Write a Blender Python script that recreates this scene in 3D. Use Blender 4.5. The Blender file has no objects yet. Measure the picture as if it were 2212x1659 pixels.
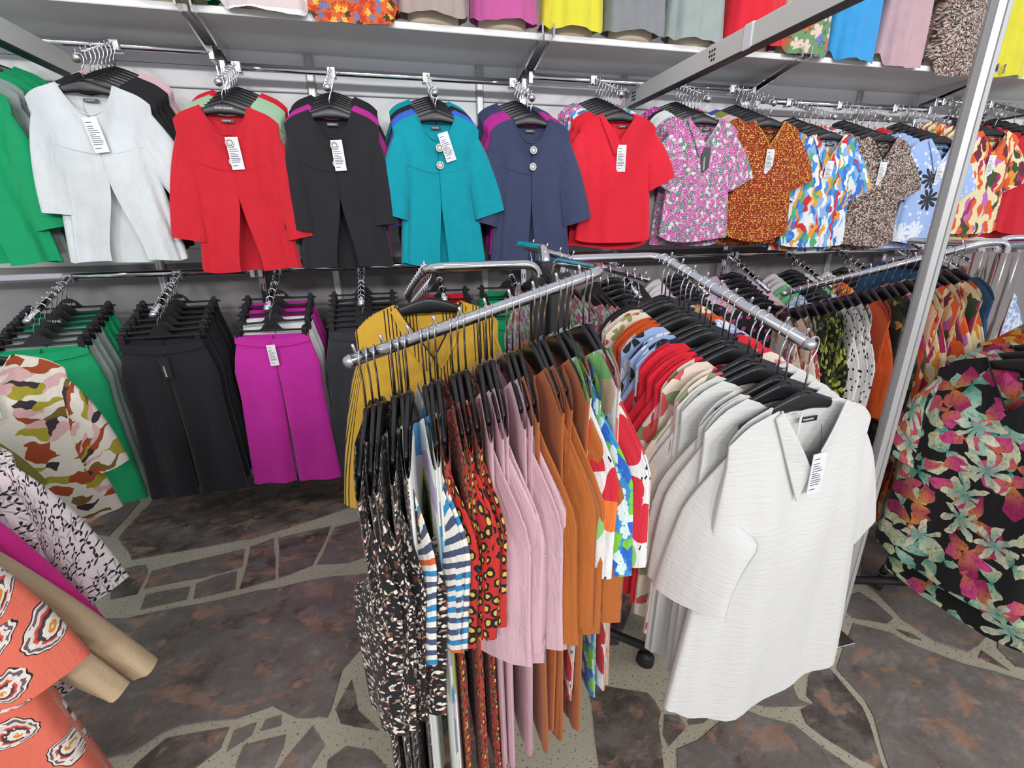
import bpy, math, random
import numpy as np
from mathutils import Matrix, Vector
random.seed(7)
SC = bpy.context.scene
COL = SC.collection
PI = math.pi

# ------------------------------------------------------------------ camera
CAM_H = 1.42
FPX = 1015.0
yaw, pitch, roll = [math.radians(a) for a in (14.135, 18.84, -0.764)]
_f = np.array([math.sin(yaw)*math.cos(pitch), math.cos(yaw)*math.cos(pitch), -math.sin(pitch)])
_r = np.array([math.cos(yaw), -math.sin(yaw), 0.0])
_u = np.cross(_r, _f)
R_ = _r*math.cos(roll) + _u*math.sin(roll)
U_ = -_r*math.sin(roll) + _u*math.cos(roll)
cd = bpy.data.cameras.new('camera')
cd.sensor_fit = 'HORIZONTAL'; cd.sensor_width = 36.0
cd.lens = FPX/2212.0*36.0
cd.clip_start = 0.02; cd.clip_end = 60
cam = bpy.data.objects.new('camera', cd); COL.objects.link(cam)
cam.matrix_world = Matrix(((R_[0], U_[0], -_f[0], 0), (R_[1], U_[1], -_f[1], 0), (R_[2], U_[2], -_f[2], CAM_H), (0, 0, 0, 1)))
SC.camera = cam

def at_floor(x, y, z=0.0):
    d = R_*((x-1106)/FPX) - U_*((y-829.5)/FPX) + _f
    k = (z-CAM_H)/d[2]
    return (d[0]*k, d[1]*k)

# ------------------------------------------------------------------ world, lamps, exposure
w = bpy.data.worlds.new('world'); SC.world = w; w.use_nodes = True
w.node_tree.nodes['Background'].inputs[0].default_value = (0.86, 0.9, 1.0, 1)
w.node_tree.nodes['Background'].inputs[1].default_value = 0.9
def area(name, loc, target, size, power, col=(1, .97, .95)):
    l = bpy.data.lights.new(name, 'AREA'); l.shape = 'RECTANGLE'; l.size = size[0]; l.size_y = size[1]
    l.energy = power; l.color = col
    o = bpy.data.objects.new(name, l); COL.objects.link(o); o.location = loc
    o.rotation_euler = (Vector(target)-Vector(loc)).to_track_quat('-Z', 'Y').to_euler()
    return o
for i, x in enumerate((-3.2, -0.8, 1.8, 4.6)):
    area('hall_lamp', (x, -4.0, 3.25), (x, 2.7, 1.6), (1.4, 0.4), 115)
for i, x in enumerate((-1.5, 0.3, 2.1, 3.9)):              # spots on the stand's beams, turned to the wall
    l = bpy.data.lights.new('wall_spot', 'SPOT'); l.energy = 50; l.spot_size = math.radians(78); l.spot_blend = .9; l.shadow_soft_size = .12; l.color = (1, .98, .97)
    o = bpy.data.objects.new('wall_spot', l); COL.objects.link(o); o.location = (x, .45, 3.15)
    o.rotation_euler = (Vector((x, 2.6, 1.75))-Vector(o.location)).to_track_quat('-Z', 'Y').to_euler()
SC.view_settings.view_transform = 'Standard'
SC.view_settings.look = 'None'
SC.view_settings.gamma = 1.0
SC.view_settings.use_curve_mapping = False
SC.view_settings.exposure = -0.40

# ------------------------------------------------------------------ material helpers
class NT:
    def __init__(s, name, rough=.85, metal=0.0, spec=.3, sheen=0.0):
        s.m = bpy.data.materials.new(name); s.m.use_nodes = True
        s.t = s.m.node_tree; s.n = s.t.nodes; s.l = s.t.links
        s.b = s.n['Principled BSDF']
        s.b.inputs['Roughness'].default_value = rough
        s.b.inputs['Metallic'].default_value = metal
        s.b.inputs['Specular IOR Level'].default_value = spec
        if sheen: s.b.inputs['Sheen Weight'].default_value = sheen
        s._uv = None
    def set(s, sock, v):
        if hasattr(v, 'is_output'): s.l.new(v, sock)
        elif isinstance(v, (tuple, list)):
            sock.default_value = tuple(v) if len(sock.default_value) == len(v) else tuple(v)+(1,)
        else: sock.default_value = v
    def math(s, op, a, b=0.0, c=None):
        n = s.n.new('ShaderNodeMath'); n.operation = op
        s.set(n.inputs[0], a); s.set(n.inputs[1], b)
        if c is not None: s.set(n.inputs[2], c)
        return n.outputs[0]
    def vm(s, op, a, b):
        n = s.n.new('ShaderNodeVectorMath'); n.operation = op
        s.set(n.inputs[0], a)
        if op == 'SCALE': s.set(n.inputs['Scale'], b)
        else: s.set(n.inputs[1], b)
        return n.outputs[0]
    def uv(s, rnd=True):
        if s._uv is None:
            tc = s.n.new('ShaderNodeTexCoord'); s._uv = tc.outputs['UV']
            if rnd:
                oi = s.n.new('ShaderNodeObjectInfo')
                k = s.vm('SCALE', (3.7, 5.3, 0.0), oi.outputs['Random'])
                s._uv = s.vm('ADD', s._uv, k)
        return s._uv
    def obj(s):
        return s.n.new('ShaderNodeTexCoord').outputs['Object']
    def rand(s): return s.n.new('ShaderNodeObjectInfo').outputs['Random']
    def noise(s, v, scale, det=2.0, rough=.5, col=False, dist=0.0):
        n = s.n.new('ShaderNodeTexNoise'); s.set(n.inputs['Vector'], v); n.inputs['Scale'].default_value = scale
        n.inputs['Detail'].default_value = det; n.inputs['Roughness'].default_value = rough
        n.inputs['Distortion'].default_value = dist
        return n.outputs['Color' if col else 'Fac']
    def vor(s, v, scale=1.0, rnd=1.0, feat='F1'):
        n = s.n.new('ShaderNodeTexVoronoi'); n.voronoi_dimensions = '2D'; n.feature = feat
        s.set(n.inputs['Vector'], v); n.inputs['Scale'].default_value = scale
        n.inputs['Randomness'].default_value = rnd
        return n
    def ramp(s, fac, stops, const=True):
        n = s.n.new('ShaderNodeValToRGB'); cr = n.color_ramp
        cr.interpolation = 'CONSTANT' if const else 'LINEAR'
        while len(cr.elements) < len(stops): cr.elements.new(.5)
        for e, (p, c) in zip(cr.elements, stops): e.position = p; e.color = tuple(c)+(1,) if len(c) == 3 else c
        s.set(n.inputs[0], fac); return n.outputs[0]
    def mix(s, f, a, b):
        n = s.n.new('ShaderNodeMix'); n.data_type = 'RGBA'
        s.set(n.inputs['Factor'], f); s.set(n.inputs['A'], a); s.set(n.inputs['B'], b)
        return n.outputs['Result']
    def sep(s, v):
        n = s.n.new('ShaderNodeSeparateXYZ'); s.set(n.inputs[0], v); return n.outputs
    def red(s, c):
        n = s.n.new('ShaderNodeSeparateColor'); s.set(n.inputs[0], c); return n.outputs
    def warp(s, v, scale, amt):
        c = s.noise(v, scale, 2.0, .5, True)
        c = s.vm('SUBTRACT', c, (.5, .5, .5))
        return s.vm('ADD', v, s.vm('SCALE', c, amt))
    def out(s, c): s.set(s.b.inputs['Base Color'], c)
    def bump(s, h, strength=.3, dist=.01):
        n = s.n.new('ShaderNodeBump'); n.inputs['Strength'].default_value = strength; n.inputs['Distance'].default_value = dist
        s.set(n.inputs['Height'], h); s.l.new(n.outputs[0], s.b.inputs['Normal'])
    def cloth(s, k=1.0):                                      # soft vertical wrinkles + fine crepe relief
        v = s.uv()
        a = s.noise(s.vm('MULTIPLY', v, (26, 7, 1)), 1.0, 3.0, .55)
        b = s.noise(s.vm('MULTIPLY', v, (170, 260, 1)), 1.0, 2.0, .6)
        d = s.noise(s.vm('MULTIPLY', v, (11, 1.8, 1)), 1.0, 2.0, .5)
        h = s.math('ADD', s.math('MULTIPLY', d, 1.6), s.math('ADD', s.math('MULTIPLY', a, .8), s.math('MULTIPLY', b, .14)))
        s.bump(h, .55*k, .016)
    def petals(s, v, k, R, p=1.0, rnd=1.0):
        """rosettes in jittered cells: returns mask, radius, random value and blade value"""
        vo = s.vor(v, 1.0, rnd)
        d = s.sep(s.vm('SUBTRACT', v, vo.outputs['Position']))
        rv = s.red(vo.outputs['Color'])
        th = s.math('ARCTAN2', d[1], d[0])
        th = s.math('ADD', th, s.math('MULTIPLY', rv[0], 6.28))
        c = s.math('ABSOLUTE', s.math('COSINE', s.math('MULTIPLY', th, k/2.0)))
        c = s.math('POWER', c, p)
        r = vo.outputs['Distance']
        m = s.math('LESS_THAN', r, s.math('MULTIPLY', c, R))
        return m, r, rv, c

MATS = {}
def plain(name, col, rough=.85, k=1.0, sheen=.15):
    s = NT(name, rough, sheen=sheen)
    v = s.uv()
    n = s.noise(v, 14, 3.0)
    c2 = tuple(min(1, x*1.12) for x in col); c1 = tuple(x*.9 for x in col)
    s.out(s.mix(n, c1, c2)); s.cloth(k); MATS[name] = s.m
def crinkle(name, col):
    s = NT(name, .85, sheen=.2); v = s.uv()
    a = s.noise(s.vm('MULTIPLY', v, (20, 150, 1)), 1.0, 3.0, .6, dist=.6)
    b = s.noise(s.vm('MULTIPLY', v, (16, 5, 1)), 1.0, 2.0)
    s.out(col); s.bump(s.math('ADD', s.math('MULTIPLY', a, .35), b), .5, .012); MATS[name] = s.m
def cells(name, scale, stops, warp=(8, .0), stretch=(1, 1), rough=.8, rnd=1.0, k=1.0):
    s = NT(name, rough, sheen=.1); v = s.uv()
    if warp[1]: v = s.warp(v, warp[0], warp[1])
    v = s.vm('MULTIPLY', v, (scale*stretch[0], scale*stretch[1], 1))
    vo = s.vor(v, 1.0, rnd)
    s.out(s.ramp(s.red(vo.outputs['Color'])[0], stops)); s.cloth(k); MATS[name] = s.m
    return s, vo
def dots(name, base, dot, scale, r, rnd=.5):
    s = NT(name, .8, sheen=.1); v = s.vm('SCALE', s.uv(), scale); vo = s.vor(v, 1.0, rnd)
    s.out(s.mix(s.math('LESS_THAN', vo.outputs['Distance'], r), base, dot)); s.cloth(); MATS[name] = s.m
def flowers(name, base, scale, k, R, stops, centre=None, p=.7, small=None, warp=0.0, rnd=1.0, grad=None):
    s = NT(name, .8, sheen=.1); v = s.uv()
    if warp: v = s.warp(v, 9, warp)
    c = base
    if small:
        sc2, R2, st2, k2 = small
        v2 = s.vm('ADD', s.vm('SCALE', v, sc2), (3.3, 7.7, 0))
        m2, r2, rv2, _ = s.petals(v2, k2, R2, .6)
        c = s.mix(m2, c, s.ramp(rv2[1], st2))
    m, r, rv, bl = s.petals(s.vm('SCALE', v, scale), k, R, p, rnd)
    fc = s.ramp(rv[1], stops)
    if grad: fc = s.mix(s.math('MULTIPLY', r, grad[1]), grad[0], fc)
    c = s.mix(m, c, fc)
    if centre: c = s.mix(s.math('LESS_THAN', r, centre[1]), c, centre[0])
    s.out(c); s.cloth(); MATS[name] = s.m

def C(h):                       # sRGB hex -> linear
    v = [int(h[i:i+2], 16)/255 for i in (0, 2, 4)]
    return tuple(x/12.92 if x < .04045 else ((x+.055)/1.055)**2.4 for x in v)

for n, h in dict(white='d4dadc', red='c9202f', sage='9fbf9f', black='242428', magenta='b42a90', teal='0098a8', blue='3a68cf', navy='3c4462',
                 green='0f9a62', grey='8f9d98', fuchsia='c0289c', trouser_black='1f1d22', trouser_white='dcdedd', charcoal='34363a',
                 dusty_pink='cfa9b2', rust='b0632a', orange='c9521c', light_blue='9db9e2', beige='c3ab8a', hot_pink='d42a8a', olive='7c7c32',
                 powder='d9b7bd', bright_red='dc2236', denim='2b5577', lilac='c9b4cc', yellow='d9d23c', taupe='a99a92', rose='c05a98',
                 sky='3a9ad8', mauve='bfa0a6', slate='84878b', eau='9aa6a2', brown='6b4134', royal='3a4a9a', khaki='85863f', cobalt='2f59c0',
                 pale='d6d2d6', ivory='e8e2d4', pea='6fc07e').items():
    plain(n, C(h))
crinkle('crinkle_white', C('d8d8d5'))
K, Wt = C('1a1a1d'), C('ece9e2')
cells('print_bw', 150, [(0, K), (.55, C('e8e0d4')), (.68, C('a08878')), (.77, K), (.9, C('6a3a2c'))], (80, .012), (1.0, 1.5))
s = NT('print_leopard', .8, sheen=.1); v = s.warp(s.uv(), 40, .014); vo = s.vor(s.vm('MULTIPLY', v, (46, 38, 1)), 1.0, .7)
d = vo.outputs['Distance']; nz = s.noise(v, 60, 1.0)
c = s.mix(s.math('LESS_THAN', d, s.math('ADD', s.math('MULTIPLY', nz, .40), .20)), C('c22e26'), K)
c = s.mix(s.math('LESS_THAN', d, .20), c, C('dcb850')); s.out(c); s.cloth(); MATS['print_leopard'] = s.m
flowers('print_pink', C('c3b6bc'), 58, 5, .62, [(0, C('c04a9a')), (.5, C('3f7f68')), (.72, C('cf6aae')), (.9, C('e6dfe2'))], (C('f0e4ea'), .12), .35,
        (70, .5, [(0, C('b63f92')), (.4, C('dcd3d6')), (.7, C('4d8a74'))], 4))
s = NT('print_orange_dot', .8, sheen=.1); v = s.uv(); vo = s.vor(s.vm('SCALE', v, 105), 1.0, .8)
rr = s.red(vo.outputs['Color']); nz = s.noise(v, 120, 1.0)
c = s.mix(s.math('GREATER_THAN', nz, .52), C('a83c18'), C('742010'))
c = s.mix(s.math('LESS_THAN', vo.outputs['Distance'], s.math('MULTIPLY', rr[1], .42)), c, C('eabf58')); s.out(c); s.cloth(); MATS['print_orange_dot'] = s.m
cells('print_brush', 27, [(0, C('e6ecf0')), (.2, C('8fb4e0')), (.36, C('3c78cc')), (.52, C('e8a23c')), (.62, C('e9efee')), (.76, C('58b070')), (.85, C('d0303c')), (.92, C('4a98dc'))],
      (13, .10), (2.2, .7))
cells('print_brown', 170, [(0, C('9c8c84')), (.3, C('4a3c38')), (.5, C('cfc4b8')), (.68, C('2c2626')), (.85, C('7c5444'))], (50, .015), (1, 1.2))
flowers('print_ltblue', C('9cb8e6'), 8, 9, .52, [(0, C('dfe6ee')), (.3, C('9cb8e6')), (.55, C('2c3036')), (.72, C('9cb8e6')), (.9, C('c6d4ea'))], None, .45, (30, .3, [(0, C('dfe8f0')), (.5, C('9cb8e6'))], 5), .02)
cells('print_cream', 21, [(0, C('ecdcb0')), (.34, C('e0602c')), (.56, C('b0305c')), (.64, C('ecdcb0')), (.74, C('c070c0')), (.82, C('3f5038')), (.9, C('e89c38')), (.95, C('6c2a3a'))],
      (12, .11), (1.9, .7))
cells('print_strokes', 24, [(0, C('e9e4d6')), (.42, C('a8a032')), (.52, C('e9e4d6')), (.6, C('a64c2a')), (.72, C('3c343a')), (.82, C('e0b4b4')), (.92, C('7c6430'))],
      (11, .12), (.75, 1.5))
s = NT('print_swallow', .8, sheen=.1); v = s.uv(); v1 = s.vm('MULTIPLY', s.warp(v, 40, .008), (40, 58, 1))
m, r, rv, bl = s.petals(v1, 3, .62, 4.0, .6); m = s.math('MULTIPLY', m, s.math('GREATER_THAN', rv[2], .3)); v2 = s.vm('ADD', s.vm('MULTIPLY', v, (22, 16, 1)), (.4, 5.2, 0)); m2, r2, rv2, _ = s.petals(v2, 7, .5, 5.0)
c = s.mix(m2, C('e9dedf'), C('b5b2b4')); s.out(s.mix(m, c, C('2a282c'))); s.cloth(); MATS['print_swallow'] = s.m
s = NT('print_paisley', .8, sheen=.1); v0 = s.warp(s.uv(), 6, .06); vo = s.vor(s.vm('MULTIPLY', v0, (8.5, 12, 1)), 1.0, 1.0)
dd = s.sep(s.vm('SUBTRACT', s.vm('MULTIPLY', v0, (8.5, 12, 1)), vo.outputs['Position'])); th = s.math('ADD', s.math('ARCTAN2', dd[1], dd[0]), s.math('MULTIPLY', s.red(vo.outputs['Color'])[0], 6.28))
d = s.math('MULTIPLY', vo.outputs['Distance'], s.math('ADD', 1.15, s.math('ADD', s.math('MULTIPLY', s.math('SINE', th), .45), s.math('MULTIPLY', s.math('SINE', s.math('MULTIPLY', th, 13)), .035))))
bc = s.ramp(d, [(0, C('d88a30')), (.07, C('e8dcd0')), (.13, C('4a3c40')), (.19, C('d24a40')), (.23, C('d9d0c8')), (.28, C('6a5a60')), (.33, C('e8dcd0')), (.36, C('2c2426')), (.385, C('e0705a'))])
lace = s.noise(v0, 90, 1.0); bc = s.mix(s.math('MULTIPLY', s.math('LESS_THAN', d, .36), s.math('GREATER_THAN', lace, .58)), bc, C('e6ded4'))
s.out(bc); s.cloth(.8); MATS['print_paisley'] = s.m
s = NT('print_tropical', .75, sheen=.1); v = s.warp(s.warp(s.uv(), 14, .05), 50, .008); c = K
for (sc, off, k, R, p, thr, ca, cb) in ((9, (6.1, 1.9, 0), 3, .9, 2.6, .45, '2f8f7c', 'a9cdb4'), (11, (1.3, 4.2, 0), 2, .95, 3.4, .5, '4aa592', 'd8dcb0'), (8.5, (2.7, 8.1, 0), 3, .8, 2.4, .62, 'e0923c', 'a82a60'), (12, (9.4, 3.3, 0), 2, .9, 3.0, .62, 'd8784a', 'd84a8a'), (9.5, (0, 0, 0), 7, .6, 1.1, .66, '5fa89a', 'ece4c4')):
    m, r, rv, bl = s.petals(s.vm('ADD', s.vm('SCALE', v, sc), off), k, R, p)
    cc = s.mix(s.math('MULTIPLY', r, 1.9), C(ca), C(cb)); cc = s.mix(s.math('MULTIPLY', s.math('GREATER_THAN', s.noise(v, 95, 1.0), .6), .35), cc, K)
    c = s.mix(s.math('MULTIPLY', m, s.math('GREATER_THAN', rv[1], thr)), c, cc)
s.out(c); s.cloth(); MATS['print_tropical'] = s.m
dots('print_dots', C('e6e4df'), K, 34, .17, .9)
dots('print_magenta_dots', C('b43a92'), C('e8d4e2'), 60, .2, .2)
s = NT('print_yellow_stripe', .8, sheen=.1); x = s.sep(s.uv(False))[0]
g = s.math('FRACT', s.math('MULTIPLY', x, 8.2)); ln = s.math('FRACT', s.math('MULTIPLY', g, 13.0))
m = s.math('MULTIPLY', s.math('LESS_THAN', g, .46), s.math('LESS_THAN', ln, .33)); s.out(s.mix(m, C('cfa437'), K)); s.cloth(); MATS['print_yellow_stripe'] = s.m
flowers('print_melon', C('e3e2de'), 12, 1, .5, [(0, C('d22c3c')), (.45, C('8cc878')), (.62, C('e9e8e4')), (.72, C('e87a38')), (.84, C('e8b8a0'))], None, .05, (44, .22, [(0, K), (.35, C('e9e8e4'))], 2))
cells('print_bluewhite', 7, [(0, C('e6e8e0')), (.55, C('7a8aa8')), (.63, C('e6e8e0')), (.72, C('b8a4cc')), (.78, C('2c90c4')), (.86, C('a8b84a')), (.93, C('e6e8e0'))], (9, .1), (1, 1.3))
s = NT('print_bluestripe', .8, sheen=.1); y = s.sep(s.warp(s.uv(), 12, .02))[1]; f = s.math('FRACT', s.math('MULTIPLY', y, 44))
cc = s.ramp(s.noise(s.vm('MULTIPLY', s.uv(), (0.01, 9, 1)), 1.0, 0), [(0, C('4a5470')), (.5, C('2c88bc')), (.6, C('d8642c')), (.68, C('4a5470'))]); s.out(s.mix(s.math('GREATER_THAN', f, .5), C('e8e6dc'), cc)); s.cloth(); MATS['print_bluestripe'] = s.m
s = NT('print_gingham', .8, sheen=.1); q = s.sep(s.uv()); a = s.math('GREATER_THAN', s.math('SINE', s.math('MULTIPLY', s.math('ADD', q[0], q[1]), 380)), 0); s.out(s.mix(a, C('c92a34'), C('ecdcdc'))); s.cloth(); MATS['print_gingham'] = s.m
cells('print_lime', 60, [(0, K), (.5, C('b8c248')), (.75, C('55602c'))], (30, .03), (1, 1.5))
cells('print_camo', 30, [(0, C('2c3a30')), (.4, C('1c201e')), (.7, C('45523c')), (.9, C('c8a03c'))], (20, .05), (1, 1.3))
flowers('print_white_floral', C('dfe0dc'), 26, 5, .55, [(0, C('c86a86')), (.4, C('86b070')), (.6, C('9c8cc0')), (.8, C('dfe0dc'))], None, .4, (40, .4, [(0, C('6f9a64')), (.5, C('dfe0dc'))], 3))
flowers('print_cream_floral', C('e8dccb'), 17, 5, .5, [(0, C('c04a4a')), (.45, C('e8dccb')), (.75, C('9a9a5a'))], None, .5, (30, .35, [(0, C('a0a068')), (.4, C('e8dccb'))], 2))
cells('print_spots', 26, [(0, C('e9dccc')), (.5, C('cf5a58')), (.66, C('8c9c72')), (.78, C('e9dccc')), (.9, C('d88aa0'))], (16, .05), (1, 1.2), rnd=.8)
dots('print_hearts', C('26262a'), C('d0508c'), 18, .22, 1.0)
flowers('print_bluefloral', C('9cb8e2'), 13, 6, .6, [(0, C('e4e8ec')), (.4, C('25272c')), (.7, C('9cb8e2'))], None, .6)
flowers('print_bluegreen', C('3c90d4'), 40, 4, .7, [(0, C('7ec83c')), (.4, C('d8ece8')), (.7, C('2c68c4'))], None, .2)
flowers('print_orange_floral', C('d8642c'), 34, 5, .5, [(0, C('e8b84c')), (.4, C('c03a2c')), (.65, C('6c7ab0')), (.85, C('3c3a2c'))], None, .4, (60, .4, [(0, C('a8481c')), (.5, C('d8642c'))], 3))
flowers('print_green_floral', C('6f9468'), 14, 5, .5, [(0, C('e2c8b8')), (.35, C('d86a48')), (.55, C('6a78b8')), (.75, C('6f9468'))], None, .4, (26, .3, [(0, C('4c6c48')), (.6, C('6f9468'))], 3))
cells('print_zigzag', 26, [(0, C('dccfb4')), (.3, C('d0703c')), (.5, C('2c2c30')), (.68, C('c0a860')), (.84, C('8cb0b0'))], (12, .08), (2.4, .8))
s = NT('print_pale_stripe', .8, sheen=.1); y = s.sep(s.uv(False))[1]; s.out(s.mix(s.math('GREATER_THAN', s.math('FRACT', s.math('MULTIPLY', y, 13)), .5), C('d8c8c8'), C('e6e6e6'))); s.cloth(); MATS['print_pale_stripe'] = s.m
flowers('print_ditsy_blue', C('b8c8e0'), 50, 5, .6, [(0, C('e4ecf4')), (.5, C('8ca4d0'))], None, .4)
flowers('print_red_ditsy', C('c04850'), 40, 5, .45, [(0, C('e8c8c8')), (.6, C('c04850'))], None, .4)

def solid(name, col, rough=.5, metal=0.0, spec=.5, nz=None):
    s = NT(name, rough, metal, spec)
    n = s.noise(s.obj(), nz[0] if nz else 30, 3.0); k = nz[1] if nz else .06
    s.out(s.mix(n, tuple(x*(1-k) for x in col), tuple(min(1, x*(1+k)) for x in col)))
    MATS[name] = s.m; return s
s = solid('chrome', (.72, .72, .74), .12, 1.0)
s = solid('chrome_brown_reflection', (.42, .36, .33), .16, 1.0)  # chrome with the reflection of dark brown surroundings put into its colour
s = solid('chrome_wire', (.72, .72, .74), .2, 1.0)
s = solid('brushed_steel', (.62, .62, .63), .32, 1.0)
s = solid('aluminium', C('c6c7c6'), .4, .5)
s = solid('hanger_black', (.012, .012, .014), .32, 0, .5)
s = solid('matte_black', (.015, .015, .017), .5)
s = solid('panel_white', C('eceef0'), .5, 0, .4, (1.5, .03))
s = solid('panel_grey', C('8e8b8c'), .6, 0, .3, (1.5, .05))
s = solid('shelf_white', C('ebecec'), .45, 0, .4, (2, .03))
s = solid('beam_grey', C('dcdeda'), .45, 0, .4, (2, .03))
s = solid('bust_beige', C('d8c8b0'), .5)
s = solid('tag_white', C('e6e8ea'), .6)
s = solid('tag_black', (.02, .02, .024), .4)
s = solid('ink', (.08, .08, .1), .8)
s = solid('text_white', (.8, .8, .8), .7)
s = solid('button_pearl', C('d6d4cc'), .25)
s = solid('button_ring', C('6c6a66'), .35)
s = solid('orange_sticker', C('d8842c'), .6)
s = NT('stone', .36, 0, .5); o = s.vm('ADD', s.obj(), s.vm('SCALE', (9.1, 5.7, 0.0), s.rand()))
ow = s.warp(o, 5, .08); st = s.vm('MULTIPLY', ow, (1.0, 1.4, 1))
n1 = s.noise(st, 6, 10.0, .72, dist=.2); n2 = s.noise(s.vm('ADD', st, (5, 9, 0)), 7.5, 9.0, .68, dist=.25); n3 = s.noise(o, 70, 4.0, .75); n4 = s.noise(s.vm('ADD', st, (1, 3, 0)), 10, 8.0, .72, dist=.2)
base = s.ramp(s.math('ADD', s.math('MULTIPLY', n1, .9), s.math('MULTIPLY', s.rand(), .16)), [(.28, C('38302c')), (.42, C('5c524c')), (.52, C('7c726b')), (.62, C('827c77')), (.74, C('a89a90'))], False)
c = s.mix(s.ramp(n2, [(.53, (0, 0, 0)), (.60, (.85, .85, .85))], False), base, s.mix(s.noise(o, 16, 3), C('9c5a34'), C('c0aa98')))
c = s.mix(s.ramp(n4, [(.54, (0, 0, 0)), (.64, (.6, .6, .6))], False), c, C('8e9290'))
c = s.mix(s.math('MULTIPLY', n3, .42), c, C('3c352f')); s.out(c); s.bump(s.math('ADD', n3, n1), .25, .004); MATS['stone'] = s.m
s = NT('grout', .6, 0, .4); o = s.obj(); sp = s.noise(o, 130, 2.0, .6)
c = s.mix(s.noise(o, 6, 3.0), C('a8a28e'), C('bdb7a2')); s.out(s.mix(s.math('LESS_THAN', sp, .36), c, C('55524a'))); MATS['grout'] = s.m

# ------------------------------------------------------------------ mesh helpers
def mesh(name, V, F, UV=None, smooth=True, mat=None):
    me = bpy.data.meshes.new(name)
    me.from_pydata([tuple(map(float, v)) for v in V], [], [tuple(int(i) for i in f) for f in F])
    if UV is not None:
        ul = me.uv_layers.new(name='uv')
        idx = np.empty(len(me.loops), dtype=np.int32); me.loops.foreach_get('vertex_index', idx)
        ul.data.foreach_set('uv', np.asarray(UV, dtype=np.float32)[idx].ravel())
    if smooth: me.polygons.foreach_set('use_smooth', [True]*len(me.polygons))
    if mat: me.materials.append(MATS[mat])
    me.update(); return me
def link(name, me, parent=None, loc=None, rz=None):
    o = bpy.data.objects.new(name, me); COL.objects.link(o)
    if parent is not None: o.parent = parent
    if loc is not None: o.location = loc
    if rz is not None: o.rotation_euler = (0, 0, rz)
    return o
def tag(o, label=None, cat=None, group=None, kind=None):
    if label: o['label'] = label
    if cat: o['category'] = cat
    if group: o['group'] = group
    if kind: o['kind'] = kind
    return o
def setmat(o, mat):
    if not o.material_slots: o.data.materials.append(MATS[mat])
    o.material_slots[0].link = 'OBJECT'; o.material_slots[0].material = MATS[mat]
class G:
    """collects shapes for one mesh"""
    def __init__(s): s.V = []; s.F = []
    def add(s, V, F):
        b = len(s.V); s.V += [tuple(v) for v in V]; s.F += [tuple(i+b for i in f) for f in F]; return s
    def box(s, a, b, bev=0.0):
        (x0, y0, z0), (x1, y1, z1) = a, b
        if not bev:
            V = [(x0,y0,z0),(x1,y0,z0),(x1,y1,z0),(x0,y1,z0),(x0,y0,z1),(x1,y0,z1),(x1,y1,z1),(x0,y1,z1)]
            return s.add(V, [(0,3,2,1),(4,5,6,7),(0,1,5,4),(1,2,6,5),(2,3,7,6),(3,0,4,7)])
        cx, cy, cz = (x0+x1)/2, (y0+y1)/2, (z0+z1)/2; hx, hy, hz = (x1-x0)/2, (y1-y0)/2, (z1-z0)/2
        e = min(bev, hx*.9, hy*.9, hz*.9)
        def ring(z, k): 
            X, Y = hx-k, hy-k
            return [(cx-X+e,cy-Y,z),(cx+X-e,cy-Y,z),(cx+X,cy-Y+e,z),(cx+X,cy+Y-e,z),(cx+X-e,cy+Y,z),(cx-X+e,cy+Y,z),(cx-X,cy+Y-e,z),(cx-X,cy-Y+e,z)]
        V = ring(z0, e*.7)+ring(z0+e, 0)+ring(z1-e, 0)+ring(z1, e*.7); F = []
        for k in range(3):
            for i in range(8): j = (i+1) % 8; F.append((k*8+i, k*8+j, k*8+8+j, k*8+8+i))
        F.append(tuple(range(7, -1, -1))); F.append(tuple(range(24, 32)))
        return s.add(V, F)
    def tube(s, P, r, n=10, caps=True):
        P = [np.array(p, float) for p in P]; m = len(P)
        rs = r if isinstance(r, (list, tuple)) else [r]*m
        T = [(P[min(i+1, m-1)]-P[max(i-1, 0)]) for i in range(m)]
        T = [t/ (np.linalg.norm(t)+1e-12) for t in T]
        ref = np.array([0, 0, 1.0]) if abs(T[0][2]) < .9 else np.array([1.0, 0, 0])
        u = np.cross(T[0], ref); u /= np.linalg.norm(u); V = []
        for i in range(m):
            u = u - T[i]*np.dot(u, T[i]); u /= np.linalg.norm(u); w = np.cross(T[i], u)
            for k in range(n):
                a = 2*PI*k/n; V.append(P[i]+rs[i]*(u*math.cos(a)+w*math.sin(a)))
        F = []
        for i in range(m-1):
            for k in range(n): j = (k+1) % n; F.append((i*n+k, i*n+j, (i+1)*n+j, (i+1)*n+k))
        if caps: F.append(tuple(range(n-1, -1, -1))); F.append(tuple((m-1)*n+k for k in range(n)))
        return s.add(V, F)
    def mesh(s, name, mat, smooth=True): return mesh(name, s.V, s.F, None, smooth, mat)
def part(name, g, mat, parent=None, smooth=True):
    return link(name, g.mesh(name, mat, smooth) if isinstance(g, G) else g, parent)
def empty(name, loc, rz=0.0):
    o = bpy.data.objects.new(name, None); COL.objects.link(o); o.location = loc; o.rotation_euler = (0, 0, rz); o.empty_display_size = .05; return o
def fillet(P, r, n=6):
    """round the corners of a polyline"""
    P = [np.array(p, float) for p in P]; out = [P[0]]
    for i in range(1, len(P)-1):
        a, b = P[i-1]-P[i], P[i+1]-P[i]; la, lb = np.linalg.norm(a), np.linalg.norm(b)
        k = min(r, la*.48, lb*.48); A = P[i]+a/la*k; B = P[i]+b/lb*k
        for j in range(n+1):
            t = j/n; out.append(A*(1-t)**2+P[i]*2*t*(1-t)+B*t*t)
    out.append(P[-1]); return out
TEXT = {}
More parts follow.
